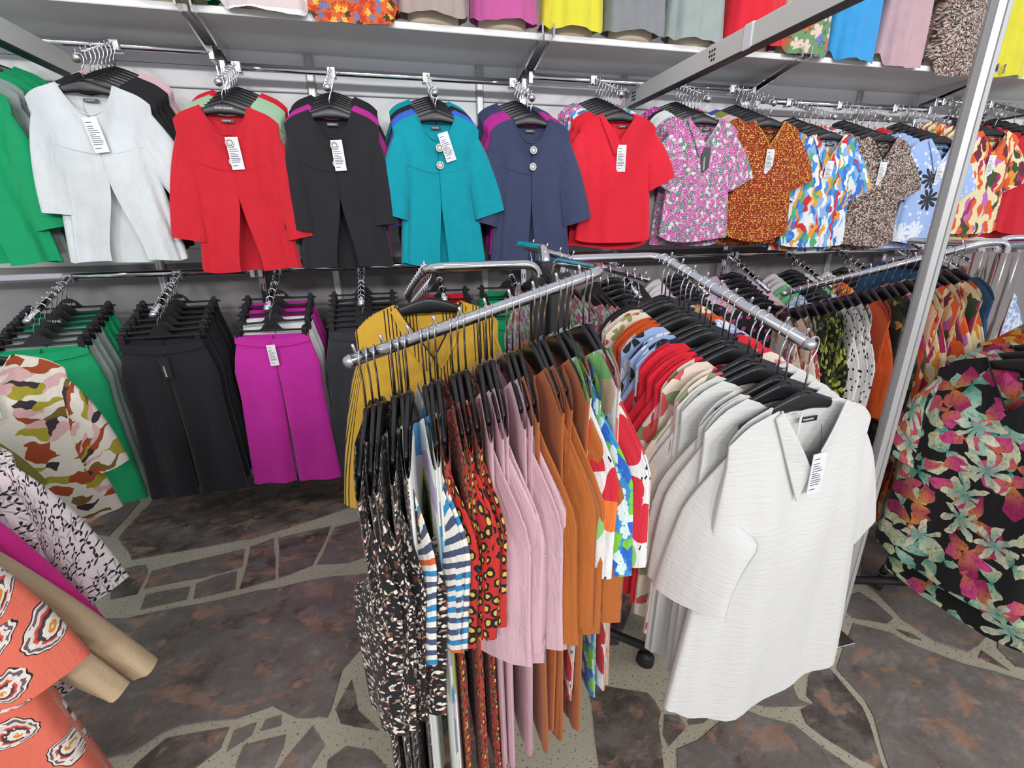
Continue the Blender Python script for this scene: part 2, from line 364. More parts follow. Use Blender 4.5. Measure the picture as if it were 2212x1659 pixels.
def text_mesh(txt, size):
    k = (txt, size)
    if k not in TEXT:
        cu = bpy.data.curves.new('lettering', 'FONT'); cu.body = txt; cu.size = size; cu.extrude = .0003
        cu.align_x = 'CENTER'; cu.align_y = 'CENTER'; cu.resolution_u = 2
        o = bpy.data.objects.new('lettering', cu); COL.objects.link(o)
        dg = bpy.context.evaluated_depsgraph_get(); me = bpy.data.meshes.new_from_object(o.evaluated_get(dg))
        bpy.data.objects.remove(o); TEXT[k] = me
        me.materials.clear(); me.materials.append(MATS['text_white'])
    return TEXT[k]
ORD = ['front', 'second', 'third', 'fourth', 'fifth', 'sixth', 'seventh', 'eighth', 'ninth', 'tenth', 'eleventh', 'twelfth', 'thirteenth', 'fourteenth', 'fifteenth',
       'sixteenth', 'seventeenth', 'eighteenth', 'nineteenth', 'twentieth'] + ['twenty-'+w for w in ('first','second','third','fourth','fifth','sixth','seventh','eighth','ninth')] + ['thirtieth'] + ['thirty-'+w for w in ('first','second','third','fourth')]

# ------------------------------------------------------------------ floor: flagstones in pale grout
def pip(p, poly):
    x, y = p; c = False; n = len(poly)
    for i in range(n):
        (x1, y1), (x2, y2) = poly[i], poly[i-1]
        if (y1 > y) != (y2 > y) and x < (x2-x1)*(y-y1)/(y2-y1)+x1: c = not c
    return c
floor = tag(part('floor', G().box((-4.5, -2.5, -.05), (7.5, 2.85, 0)), 'grout', None, False), 'pale speckled grout floor between dark flagstones', kind='structure')
ZA = lambda L: [(x/2.5176, 1000+y/2.5176) for x, y in L]
ZB = lambda L: [(700+x/2.5176, 1000+y/2.5176) for x, y in L]
ZC = lambda L: [(1400+x/2.517, 1000+y/2.517) for x, y in L]
TR = [
 [(345, 1040), (322, 1090), (254, 1163), (285, 1210), (318, 1205), (430, 1185), (536, 1167), (640, 1137), (718, 1111), (860, 1060), (900, 985), (600, 975)],
 [(302, 1085), (234, 1160), (150, 1150), (120, 1060), (240, 1020)],
 ZA([(740, 562), (793, 556), (803, 600), (745, 715), (600, 745), (600, 600)]),
 ZA([(825, 590), (1000, 545), (1330, 468), (1318, 568), (1100, 628), (782, 688)]),
 ZA([(792, 718), (1035, 674), (1013, 744), (765, 800)]),
 ZA([(1067, 660), (1180, 615), (1290, 590), (1278, 690), (1052, 742)]),
 ZA([(1362, 458), (1490, 412), (1498, 636), (1302, 690), (1342, 560)]),
 ZA([(1512, 410), (1800, 345), (1698, 560), (1515, 632)]),
 ZA([(1722, 555), (1822, 350), (2100, 280), (2150, 450), (1900, 545)]),
 ZA([(560, 850), (690, 845), (1300, 720), (1810, 618), (2000, 600), (2050, 900), (1863, 1130), (1800, 1350), (1780, 1390), (1620, 1395), (1490, 1330), (1300, 1395), (1000, 1430), (880, 1475), (720, 1580), (540, 1620), (300, 1500), (300, 1000)]),
 ZA([(905, 1500), (1100, 1465), (1248, 1440), (1195, 1560), (1040, 1680), (900, 1800), (600, 1800), (740, 1640)]),
 ZA([(1272, 1460), (1395, 1415), (1368, 1485), (1232, 1575)]),
 ZA([(1445, 1400), (1530, 1375), (1528, 1430), (1415, 1462)]),
 ZA([(1325, 1540), (1555, 1482), (1540, 1550), (1480, 1680), (1300, 1760), (1280, 1650)]),
 ZA([(1700, 1435), (1765, 1540), (1690, 1660), (1560, 1780), (1490, 1700), (1560, 1600)]),
 ZB([(150, 1180), (185, 1350), (300, 1460), (190, 1440), (90, 1420), (62, 1340)]),
 ZB([(20, 1620), (120, 1545), (260, 1570), (420, 1760), (0, 1800)]),
 ZB([(420, 1300), (700, 1250), (900, 1400), (1000, 1650), (700, 1800), (480, 1640)]),
 ZC([(1150, 705), (1235, 760), (1335, 848), (1300, 876), (1115, 848), (1065, 800), (1090, 725)]),
 ZC([(1150, 400), (1155, 640), (1260, 725), (1380, 855), (1560, 975), (1735, 1035), (1800, 995), (1890, 900), (1940, 830), (2200, 760), (2400, 200), (1250, 330)]),
 ZC([(1115, 872), (1320, 925), (1390, 965), (1480, 1005), (1720, 1095), (2044, 1185), (2300, 1230), (2300, 1760), (1340, 1760), (1225, 1380), (1175, 1290), (1022, 1120), (1062, 1000)]),
 ZC([(1345, 905), (1440, 932), (1488, 968), (1420, 952)]),
 ZC([(1815, 1022), (1968, 1132), (1800, 1062)]),
 ZC([(1905, 922), (2060, 845), (2300, 900), (2300, 1170), (2000, 1110), (1900, 1010)]),
 ZC([(440, 1000), (700, 1050), (860, 1020), (800, 1090), (772, 1180), (820, 1290), (890, 1318), (830, 1328), (650, 1330), (470, 1298), (425, 1280), (400, 1150)]),
 ZC([(875, 1160), (950, 1085), (998, 1130), (1165, 1330), (1205, 1420), (1285, 1680), (1160, 1620), (950, 1490), (860, 1420), (830, 1345), (905, 1312), (862, 1270)]),
 ZC([(470, 1322), (620, 1382), (795, 1425), (930, 1535), (1200, 1720), (1200, 1800), (160, 1800), (155, 1562), (272, 1512), (420, 1385)]),
 ZC([(92, 1372), (170, 1382), (208, 1440), (112, 1545), (82, 1480)]),
 ZC([(235, 1332), (415, 1302), (300, 1418), (222, 1428)]),
 ZC([(-330, 1200), (0, 1255), (40, 1300), (70, 1355), (58, 1420), (90, 1700), (60, 1800), (-250, 1800)]),
]
traced = [[at_floor(*p) for p in poly] for poly in TR]
allp = list(traced)
rg = random.Random(3)
gy = -1.6
while gy < 2.7:
    gx = -3.2
    while gx < 4.6:
        cx, cy = gx+rg.uniform(-.06, .06), gy+rg.uniform(-.06, .06)
        n = rg.choice((5, 6, 7)); a0 = rg.uniform(0, 6.28)
        poly = [(cx+.25*rg.uniform(.8, 1.05)*math.cos(a0+2*PI*i/n), cy+.22*rg.uniform(.8, 1.05)*math.sin(a0+2*PI*i/n)) for i in range(n)]
        test = poly+[((p[0]+cx)/2, (p[1]+cy)/2) for p in poly]+[(cx, cy)]
        if not any(pip(p, q) for q in traced for p in test) and not any(pip(p, poly) for q in traced for p in q): allp.append(poly)
        gx += .47
    gy += .43
for poly in allp:
    P = [np.array(p) for p in poly]; Q = []
    for i in range(len(P)):
        a, b = P[i], P[(i+1) % len(P)]; L = np.linalg.norm(b-a); k = max(1, int(L/.07)); nn = np.array([b[1]-a[1], a[0]-b[0]])/(L+1e-9)
        for j in range(k): Q.append(a+(b-a)*j/k+nn*rg.uniform(-.006, .006)*(0 if j == 0 else 1))
    c = sum(Q)/len(Q); n = len(Q)
    V = [(q[0], q[1], 0.0) for q in Q]+[tuple(c+(q-c)*.993)+(.003,) for q in Q]
    F = [(i, (i+1) % n, n+(i+1) % n, n+i) for i in range(n)]+[tuple(range(n, 2*n))]
    me = mesh('flagstone', [(v[0]-c[0], v[1]-c[1], v[2]) for v in V], F, None, False, 'stone')
    me.validate()
    link('flagstone', me, floor, (c[0], c[1], 0.0001))

# ------------------------------------------------------------------ back wall of panels and aluminium profiles
WY = 2.82
wall = tag(part('wall_back', G().box((-3.4, WY+.02, 0), (7.2, WY+.06, 3.6)), 'panel_white', None, False), 'white panel wall behind the clothes rails', kind='structure')
xs = [-.285+.836*k for k in range(-4, 9)]
for a, b in zip(xs[:-1], xs[1:]):
    part('panel', G().box((a+.02, WY, 1.32), (b-.02, WY+.02, 2.035)), 'panel_white', wall, False)
    part('panel', G().box((a+.02, WY, 0.02), (b-.02, WY+.02, 1.25)), 'panel_grey', wall, False)
    part('panel', G().box((a+.02, WY, 2.135), (b-.02, WY+.02, 3.5)), 'panel_white', wall, False)
    part('panel_rail', G().box((a+.02, WY-.012, 2.04), (b-.02, WY+.02, 2.13), .004), 'panel_white', wall, False)
    part('panel_rail', G().box((a+.02, WY-.012, 1.25), (b-.02, WY+.02, 1.32), .004), 'beam_grey', wall, False)
for x in xs:
    g = G().box((x-.02, WY-.02, 0), (x+.02, WY+.02, 3.5), .006)
    for k in (-.008, .008): g.box((x+k-.003, WY-.024, 0), (x+k+.003, WY-.018, 3.5))
    part('wall_profile', g, 'aluminium', wall, False)

# cross beams of the stand (run towards the viewer) and the pole
for i, (x, lab) in enumerate(((-1.24, 'grey aluminium beam running overhead above the white jacket'), (1.42, 'grey aluminium beam with punched holes running above the red blouse to the pole'), (4.06, 'grey aluminium beam at the far right above the red tops'))):
    t = empty('cross_beam', (x, 2.6, 2.04)); tag(t, lab, 'beam', 'cross beams of the stand')
    y1 = -1.62 if x < 2 else (-1.62 if x < 1 else -2.2)
    part('beam_body', G().box((-.017, y1-.4, 0), (.017, .18, .082), .004), 'beam_grey', t, False)
    part('lower_flange', G().box((-.02, y1-.4, -.006), (.02, .18, .002)), 'matte_black', t, False)
    for (yy, sq) in ((.12, True), (-.56, False)):
        for r in range(3):
            for c in range(3):
                if not sq and (r, c) == (0, 2): continue
                q = G(); y0 = yy+(c-1)*.016; z0 = .041+(r-1)*.017
                if sq: q.box((-.0182, y0-.006, z0-.005), (-.0172, y0+.006, z0+.005))
                else: q.tube([(-.0182, y0, z0), (-.0172, y0, z0)], .0055, 10)
                part('punched_hole', q, 'matte_black', t, False)
    part('sleeve_joint', G().box((-.022, -.80, -.003), (.022, -.75, .085), .004), 'panel_white', t, False)
pole = empty('stand_pole', (1.42, .985, 0)); tag(pole, 'fluted aluminium pole standing behind the white blouse', 'pole')
V = []; F = []; n = 8
g = G()
for k in range(8):
    a = k*PI/4+PI/8; b = a+PI/4; m = (a+b)/2
    for aa in (a+.09, b-.09): V.append((.0225*math.cos(aa), .0225*math.sin(aa)))
    V += [(.0185*math.cos(b-.07), .0185*math.sin(b-.07)), (.0185*math.cos(b+.07), .0185*math.sin(b+.07))]
n = len(V)
g.add([(x, y, 0) for x, y in V]+[(x, y, 3.3) for x, y in V], [(i, (i+1) % n, n+(i+1) % n, n+i) for i in range(n)])
part('fluted_profile', g, 'aluminium', pole, False)
part('foot_plate', G().box((-.05, -.05, 0.003), (.05, .05, .009), .002), 'brushed_steel', pole, False)

# ------------------------------------------------------------------ slotted uprights, brackets, shelf, wall rails
PX = [-2.06, -.646, .77, 2.142, 3.487, 4.85]
PN = ['left of the white jacket', 'behind the red jacket', 'above the navy jacket', 'above the orange dotted blouse', 'above the light blue blouse', 'at the far right']
for x, pn in zip(PX, PN):
    t = empty('slotted_upright', (x, 2.76, 0)); tag(t, 'chrome slotted wall upright '+pn, 'upright', 'slotted wall uprights')
    part('upright_body', G().box((-.017, -.02, 0.003), (.017, .03, 2.62), .003), 'chrome', t, False)
    g = G()
    z = .12
    while z < 2.6:
        for k in (-.007, .007): g.box((k-.0025, -.0206, z), (k+.0025, -.0196, z+.028))
        z += .055
    tag(part('slots', g, 'matte_black', t, False), kind='stuff')
    for s, side in ((-1, 'left'), (1, 'right')):
        b = empty('shelf_bracket', (x+s*.026, 2.74, 2.12)); tag(b, f'{side} chrome shelf bracket on the upright {pn}', 'bracket', 'shelf brackets')
        part('bracket_arm', G().add([(-.004,0,0),(.004,0,0),(.004,-.36,.075),(-.004,-.36,.075),(-.004,0,.078),(.004,0,.078),(.004,-.42,.078),(-.004,-.42,.078),(-.004,-.42,.125),(.004,-.42,.125)],
             [(0,1,2,3),(0,4,5,1),(3,2,6,7),(7,6,9,8),(4,8,9,5),(0,3,7,4),(7,8,4),(1,5,6,2),(6,5,9)]), 'chrome', b, False)
        part('bracket_hook', G().box((-.005, -.006, -.05), (.005, .012, .11), .002), 'brushed_steel', b, False)
BN = ['above the white jacket', 'above the red, black and teal jackets', 'above the red and pink blouses', 'above the blue and brown blouses', 'at the far right']
for i in range(5):
    a, b = PX[i], PX[i+1]
    tag(part('display_shelf', G().box((a+.004, 2.385, 2.2), (b-.004, 2.80, 2.226), .003), 'shelf_white', None, False), 'white wall shelf board '+BN[i], 'shelf', 'white wall shelves')
def rail(name, a, b, z, lab, mat='chrome'):
    t = empty(name, ((a+b)/2, 2.66, z)); h = (b-a)/2-.018; tag(t, lab, 'rail', lab.split(' above')[0].split(' below')[0]+'s')
    g = G(); n = 12
    ring = [(.0085*math.cos(2*PI*k/n), .0165*math.sin(2*PI*k/n)) for k in range(n)]
    g.add([(-h, p, q) for p, q in ring]+[(h, p, q) for p, q in ring], [(k, (k+1) % n, n+(k+1) % n, n+k) for k in range(n)]+[tuple(range(n-1, -1, -1)), tuple(range(n, 2*n))])
    part('rail_bar', g, mat, t)
    for s in (-1, 1):
        part('end_bracket', G().box((s*h-.012, -.012, -.035), (s*h+.012, .1, .02), .003), 'brushed_steel', t, False)
UZ = [2.15, 2.097, 2.13, 2.08, 2.132]
for i in range(5):
    rail('hanging_rail', PX[i], PX[i+1], UZ[i], 'upper chrome wall rail '+BN[i])
    rail('hanging_rail', PX[i], PX[i+1], 1.215, 'lower dark chrome wall rail below the '+['white jacket', 'red, black and teal jackets', 'red and pink blouses', 'blue and brown blouses', 'clothes at the far right'][i])

# display arms that hook over the rails
PIN = G().tube([(0, 0, -.002), (0, -.004, .018)], .002, 6).mesh('stop_pin', 'chrome_wire')
def display_arm(X, z, L, drop, lab, lower=False, y0=2.645):
    t = empty('waterfall_faceout', (X, y0, z)); tag(t, lab, 'faceout', 'lower wall display arms' if lower else 'upper wall display arms')
    g = G()
    if lower: g.tube([(0, 0, 0), (0, -L*.5, -drop*.5), (0, -L, -drop)], .0125, 12)
    else:
        a, h = .006, .013
        g.add([(-a,0,-h),(a,0,-h),(a,0,h),(-a,0,h),(-a,-L,-drop-h),(a,-L,-drop-h),(a,-L,-drop+h),(-a,-L,-drop+h)], [(0,1,2,3),(7,6,5,4),(0,4,5,1),(1,5,6,2),(2,6,7,3),(3,7,4,0)])
    part('arm_bar', g, 'chrome' if not lower else 'chrome', t, lower)
    part('rail_clamp', G().box((-.02, -.004, -.024), (.02, .034, .024), .004), 'brushed_steel', t, False)
    for k in range(8):
        f = .12+.85*k/7
        o = link('stop_pin', PIN, t); o.location = (0, -L*f, -drop*f+.013)
    part('end_cap', G().tube([(0, -L, -drop), (0, -L-.006, -drop-.002)], .0145, 12), 'brushed_steel', t)
    return t

# ------------------------------------------------------------------ clothes
def zh(x): return -.078-.38*(np.sqrt(np.asarray(x, float)**2+.018**2)-.018)
def zg(x): return zh(x)-7.5*np.clip(np.abs(np.asarray(x, float))-.142, 0, 1)**2
def sm(t): t = np.clip(t, 0, 1); return t*t*(3-2*t)
DEF = dict(sh=.2, wa=.185, wh=.225, L=.6, nw=.085, df=.09, db=.03, vee=False, d0=.03, amp=.010, nf=5, hemc=.02, gap=0.0, sl=(.26, 26, .165, .022, 0, .012), seed=0, nu=44, nv=24, e=.8, waist=0.0, dip=None)
def body_fn(p):
    r = random.Random(p['seed']); ph = [r.uniform(0, 6.28) for _ in range(6)]
    def W(t):
        w0 = np.interp(t, [0, .08, .3, 1], [p['sh'], p['sh']-.002, p['wa'], p['wh']])
        return w0 - p['waist']*np.exp(-((t-.45)/.16)**2)
    def S(a, t, side=None):
        ca, sa = np.cos(a), np.sin(a)
        cx = np.sign(ca)*np.abs(ca)**p['e']; sy = np.sign(sa)*np.abs(sa)**p['e']
        xt = p['sh']*cx; q = np.clip(np.abs(xt)/p['nw'], 0, 1)
        prof = (1-q) if p['vee'] else (1-q**2.2)
        back = (1-q**2)
        zt = np.where(np.abs(xt) < p['nw'], zh(p['nw'])+.004-np.where(sa < 0, p['df']*prof, p['db']*back), zg(xt)+.004)
        zm = zg(p['sh'])-p['L']+p['hemc']*np.abs(cx)**2.5+.006*np.sin(3*a+ph[4])
        if p['dip'] is not None:
            zm = zm + np.where(sa < 0, -p['dip']*sm((-sy-.35)/.35), 0)
        z = zt+t*(zm-zt)
        D = .0105+(p['d0']-.0105)*sm(t/.38)
        nd = (.02*(1-q**2)+.0105)*(1-sm(t*3.2))
        D = np.maximum(D, nd)
        f = p['amp']*(.25+.75*sm(t*1.1))*(.6*np.sin(p['nf']*a+ph[0]+.6*t)+.35*np.sin((p['nf']*2+1)*a+ph[1]-1.1*t)+.25*np.sin(3*a+ph[2]+4*t))*sm(t*4)
        x = W(t)*cx+.35*cx*f; y = D*sy+sy*f
        if p['gap'] and side is not None:
            fr = np.clip(-sa, 0, 1)**3
            x = x+side*p['gap']*sm((t-.4)/.6)*fr
            y = y-.006*fr*(1 if True else 0)*(side > 0)*(1-sm((t-.4)/.2))
        return x, y, z
    return S, W
def geo_body(p):
    S, W = body_fn(p); nu, nv = p['nu'], p['nv']; op = p['gap'] > 0
    a = -PI/2+2*PI*np.linspace(0, 1, nu+(1 if op else 0), endpoint=op)
    if op: a[0] += 1e-4; a[-1] -= 1e-4
    t = np.linspace(0, 1, nv+1)**.9
    A, T = np.meshgrid(a, t); m = A.shape[1]
    side = np.where(np.arange(m) < m/2, 1.0, -1.0)[None, :]*np.ones_like(A)
    x, y, z = S(A, T, side)
    V = np.stack([x, y, z], -1).reshape(-1, 3)
    UV = np.stack([np.where(np.sin(A) < 0, x, x+1.3), z], -1).reshape(-1, 2)
    F = []
    cols = m-1 if op else m
    for i in range(nv):
        for j in range(cols):
            k = (j+1) % m; F.append((i*m+j, (i+1)*m+j, (i+1)*m+k, i*m+k))
    return V, F, UV
def bez(P, t): t = t[:, None]; return P[0]*(1-t)**2+P[1]*2*t*(1-t)+P[2]*t*t
def geo_sleeve(p, side):
    L, th, cw, b, al, puff = p.get('sl2', p['sl']) if side < 0 else p['sl']; th = math.radians(th); al = math.radians(al)
    r = random.Random(p['seed']*7+side); ph = r.uniform(0, 6.28)
    S, W = body_fn(p)
    sh = p['sh']; zs = float(zg(sh))+.003
    d = np.array([math.sin(th), -math.cos(th)]); pi = np.array([-math.cos(th), -math.sin(th)])
    O0 = np.array([sh-.030, zs+.008]); O2 = np.array([sh+.01, zs-.01])+d*L; O1 = np.array([sh+.03+puff, zs-.03+puff*.4])+d*L*.25
    I0 = np.array([W(.3)-.035, zs-.19]); I2 = O2+pi*cw; I1 = (I0+I2)/2+np.array([-.0, .0])
    nt, ns = 14, 16; t = np.linspace(0, 1, nt+1); O = bez([O0, O1, O2], t); I = bez([I0, I1, I2], t)
    V = []; UV = []
    for i in range(nt+1):
        w = np.linalg.norm(O[i]-I[i]); bb = b*(.30+.70*sm(t[i]*2.2))
        for k in range(ns):
            f = 2*PI*k/ns; cs, sn = math.cos(f), math.sin(f)
            y = bb*sn+.006*math.sin(3*f+ph+3*t[i])*t[i]
            if al == 0:
                c = (O[i]+I[i])/2; h = (O[i]-I[i])/2*cs; x, z = c+h; y += p.get('sy', -.010)*t[i]
            else:                                     # sleeve turned out of the hanger plane, lying against its neighbour
                g = sm(t[i]*2.2); s_ = cs*.5
                c = (O[i]+I[i])/2; xin, z = c+(O[i]-I[i])*s_
                zc = O[i][1]*.5+I[i][1]*.5; z = zc*g+(1-g)*z+g*(O[i][1]-I[i][1])*s_*.35
                lx = O[i][0]+.008-(.5-s_)*w*math.cos(al)*.8; ly = (s_)*w*math.sin(al)
                x = xin*(1-g)+lx*g+.018*g*math.cos(PI*s_); y = y*.6+ly*g+.003*math.sin(5*s_*PI+ph)*g
            V.append((side*x, y, z)); UV.append((side*(O[i][0]*0+w*.5*cs)+2.6+.3*side, -t[i]*L+.1*sn*0))
    F = []
    for i in range(nt):
        for k in range(ns):
            j = (k+1) % ns; q = (i*ns+k, i*ns+j, (i+1)*ns+j, (i+1)*ns+k); F.append(q if side > 0 else q[::-1])
    return V, F, UV
CACHE = {}
def P_(**k): d = dict(DEF); d.update(k); return d
def joined_top(p):
    V = []; F = []; UV = []
    gs = [geo_body(p)]+([geo_sleeve(p, 1), geo_sleeve(p, -1)] if p['sl'] else [])
    for v, f, u in gs:
        b = len(V); V += [tuple(q) for q in v]; F += [tuple(i+b for i in q) for q in f]; UV += [tuple(q) for q in u]
    return mesh('garment', V, F, UV)
PRE = dict(
 jacket=P_(L=.575, sh=.188, wa=.155, wh=.198, nw=.085, df=.105, gap=.045, sl=(.43, 11, .135, .024, 0, .0), d0=.026, amp=.014, nf=6, hemc=.008),
 jacket_in=P_(L=.565, sh=.19, wa=.16, wh=.195, sl=(.40, 14, .14, .014, 0, 0), d0=.013, amp=.004, nf=4, hemc=.008),
 blouse=P_(L=.57, wa=.18, wh=.215, df=.12, vee=True, sl=(.23, 27, .165, .026, 0, .012), d0=.032, amp=.013, hemc=.03),
 blouse_in=P_(nw=.105, L=.57, wa=.18, wh=.215, sl=(.23, 25, .15, .013, 0, .01), d0=.013, amp=.005),
 tunic=P_(L=.74, wa=.215, wh=.28, df=.14, vee=True, nw=.09, sl=(.30, 20, .19, .03, 0, .014), d0=.045, amp=.016, hemc=.05),
 rack=P_(nw=.104, df=.05, L=.78, wa=.205, wh=.225, sl=(.34, 9, .14, .007, 46, .012), d0=.010, amp=.004, nf=7, hemc=.05, nu=36),
 rack_flat=P_(nw=.104, df=.05, L=.86, wa=.205, wh=.225, sl=(.34, 6, .10, .008, 30, .008), d0=.010, amp=.005, nf=9, hemc=.04, nu=40),
 shirt=P_(L=.72, wa=.22, wh=.235, df=.15, vee=True, nw=.09, sl=(.5, 9, .14, .028, 0, .0), d0=.035, amp=.010, hemc=.04),
 longsleeve=P_(L=.66, wa=.2, wh=.23, sl=(.55, 8, .13, .03, 0, .0), d0=.02, amp=.008),
 dress=P_(L=.95, wa=.19, wh=.27, waist=.03, df=.13, vee=True, sl=(.26, 22, .17, .026, 0, .012), d0=.04, amp=.014, nf=6),
)
def top_mesh(key, var):
    k = (key, var)
    if k not in CACHE:
        p = dict(PRE[key]); p['seed'] = var*13+len(key)
        if key.startswith('rack') and p['sl'][4]:
            L, th, cw, b, al, pf = p['sl']; p['sl'] = (L*(1, .96, 1.03)[var], th+(0, 1, -1)[var], cw*(1, .92, .96)[var], b, al, pf); p['L'] *= (1, .97, 1.02)[var]
        CACHE[k] = joined_top(p)
    return CACHE[k]
# ---- hanger
def hanger_meshes():
    V = []; F = []; xs_ = np.linspace(-.16, .16, 21); n = 8
    for i, x in enumerate(xs_):
        k = abs(x)/.16; top = float(zh(x))-.008; h = .026*(1-k)**1.5+.018*(1-.3*k); th = .0058*(1-.25*k)
        yb = 0.0
        for (yy, zz) in ((-1, .25), (-.6, 0), (.6, 0), (1, .25), (1, .75), (.6, 1), (-.6, 1), (-1, .75)):
            V.append((x, yb+th*yy, top-h*zz))
    for i in range(20):
        for k in range(n): j = (k+1) % n; F.append((i*n+k, (i+1)*n+k, (i+1)*n+j, i*n+j))
    F.append(tuple(range(n))); F.append(tuple(20*n+k for k in range(n-1, -1, -1)))
    g = G(); g.add(V, F)
    for s in (-1, 1):                                   # moulded ring on each face
        ring = [(.015*math.cos(2*PI*k/14), s*.0046, -.099+.013*math.sin(2*PI*k/14)) for k in range(15)]
        g.tube(ring, .0009, 4, False)
    body = g.mesh('hanger_body', 'hanger_black')
    r = .0150; P = [(0, 0, -.082), (0, 0, -.058), (.004, 0, -.046), (.0125, 0, -.032)]
    P += [(r*math.sin(a), 0, -r+r*math.cos(a)) for a in np.linspace(PI/2*1.25, -PI/2*1.15, 12)]
    P += [(-.0185, 0, -.022)]
    hook = G().tube(P, .0021, 6).mesh('hook', 'chrome_wire')
    P2 = [(0, 0, -.082)]+[(x, y, z+.032) for x, y, z in P[1:]]
    hook2 = G().tube(P2, .0021, 6).mesh('hook', 'chrome_wire')
    return body, hook, hook2
HB, HH, HH2 = hanger_meshes()
def hanger(loc, rz, label, group, tilt=0.0, long=False):
    o = link('clothes_hanger', HB); o.location = loc; o.rotation_euler = (tilt, 0, rz)
    h = link('hook', HH2 if long else HH, o); tag(o, label, 'hanger', group); return o
# ---- trousers and clip hangers
def trouser_mesh(var, L=.76, hemw=.213):
    k = ('trousers', var, L, hemw)
    if k in CACHE: return CACHE[k]
    r = random.Random(var+50); V = []; F = []; UV = []
    nv, n = 26, 22; cr = .34
    for side in (1, -1):
        ph = r.uniform(0, 6.28); b = len(V)
        for i in range(nv+1):
            t = i/nv
            xo = np.interp(t, [0, .05, .22, .4, 1], [.158, .163, .195, .19, hemw]); xi = 0.0 if t < cr else .005*sm((t-cr)/.5)
            c = (xo+xi)/2; h = (xo-xi)/2; dp = np.interp(t, [0, .06, .25, 1], [.008, .010, .022, .024])
            for j in range(n):
                a = 2*PI*j/n; cs, sn = math.cos(a), math.sin(a); inn = max(0.0, -cs)*(1-sm((t-cr+.12)/.16)); sx = np.sign(cs)*abs(cs)**.75; sy = np.sign(sn)*abs(sn)**(.75*(1-inn)+.05*inn)
                f = .012*sm(t*1.3)*(math.sin(3*a+ph)+.6*math.sin(5*a+ph*2+2*t))
                x = side*(c+h*sx); y = sy*(dp+f)
                z = -.135-L*t-(.022*(1-(x/.16)**2) if sn < 0 else .004)*(1-sm(t*2.5))*(1 if abs(x) < .16 else 0)+.004*math.sin(3*a+ph)*t
                V.append((x, y, z)); UV.append((x+(1.3 if sn > 0 else 0), z))
        for i in range(nv):
            for j in range(n):
                q = (b+i*n+j, b+i*n+(j+1) % n, b+(i+1)*n+(j+1) % n, b+(i+1)*n+j); F.append(q if side < 0 else q[::-1])
    CACHE[k] = mesh('trousers', V, F, UV); return CACHE[k]
def clip_parts():
    g = G(); g.box((-.172, -.004, -.124), (.172, .004, -.115), .002)
    hump = [(-.06, -.116), (-.045, -.112), (-.03, -.092), (-.015, -.08), (0, -.077), (.015, -.08), (.03, -.092), (.045, -.112), (.06, -.116)]
    n = len(hump); V = [(x, -.003, z) for x, z in hump]+[(x, .003, z) for x, z in hump]+[(x, -.003, -.122) for x, z in hump]+[(x, .003, -.122) for x, z in hump]
    F = []
    for i in range(n-1): F += [(i, i+1, n+i+1, n+i), (i, 2*n+i, 2*n+i+1, i+1), (n+i, n+i+1, 3*n+i+1, 3*n+i)]
    g.add(V, F); body = g.mesh('bar', 'hanger_black', False)
    c = G()
    c.box((-.013, -.014, -.165), (.013, -.008, -.112), .003).box((-.013, .006, -.165), (.013, .012, -.112), .003).tube([(-.012, 0, -.117), (.012, 0, -.117)], .011, 10)
    c.tube([(0, -.01, -.108), (0, .008, -.108)], .010, 10)
    return body, c.mesh('clip', 'hanger_black', False)
CB, CC = clip_parts()
def clip_hanger(loc, rz, label, group, text=None):
    o = link('clip_hanger', CB); o.location = loc; o.rotation_euler = (0, 0, rz); tag(o, label, 'hanger', group)
    link('hook', HH, o)
    for s in (-1, 1): c = link('clip', CC, o); c.location = (s*.145, 0, 0)
    if text:
        tx = link('lettering', text_mesh(text, .017), o); tx.location = (0, -.0036, -.104); tx.rotation_euler = (PI/2, 0, 0)
    return o
# ---- details on front garments
def TAGM():
    g = G().box((-.019, -.0008, -.098), (.019, .0008, 0))
    m = g.mesh('swing_tag', 'tag_white', False)
    k = G(); r = random.Random(1)
    z = -.012
    while z > -.092:
        w = r.choice((.008, .012, .014)); k.box((-.015, -.0011, z-.0018), (-.015+w*2, -.0008, z)); z -= r.choice((.005, .006, .011))
    return m, k.mesh('printed_lines', 'ink', False)
TGM, TGL = TAGM()
def swing_tag(parent, x, z, y, rot=0.0, black=False, string=.05, sc=1.0):
    t = link('swing_tag', TGM, parent); t.location = (x, y, z); t.rotation_euler = (0, rot, 0); t.scale = (sc, 1, sc)
    if black:
        setmat(t, 'tag_black'); lt = link('lettering', text_mesh('coquette', .014), t); lt.location = (-.004, -.0012, -.062); lt.rotation_euler = (PI/2, PI/2, 0)
        tag(t, 'black swing tag with white lettering')
    else: link('printed_lines', TGL, t)
    g = G().tube([(0, 0, -.008), (-.004, .002, string*.5), (.002, .012, string)], .0006, 5); part('string', g, 'matte_black', t)
def neck_label(parent, p, x=0.0):
    z = float(zh(p['nw']))-p['db']-.014
    g = G().box((-.023, -.001, -.006), (.023, .001, .006)); o = part('neck_label', g, 'tag_black', parent, False); o.location = (x, .017, z); tag(o, 'black woven neck label')
    t = link('lettering', text_mesh('coquette', .0085), o); t.location = (-.003, -.0013, .001); t.rotation_euler = (PI/2, 0, 0)
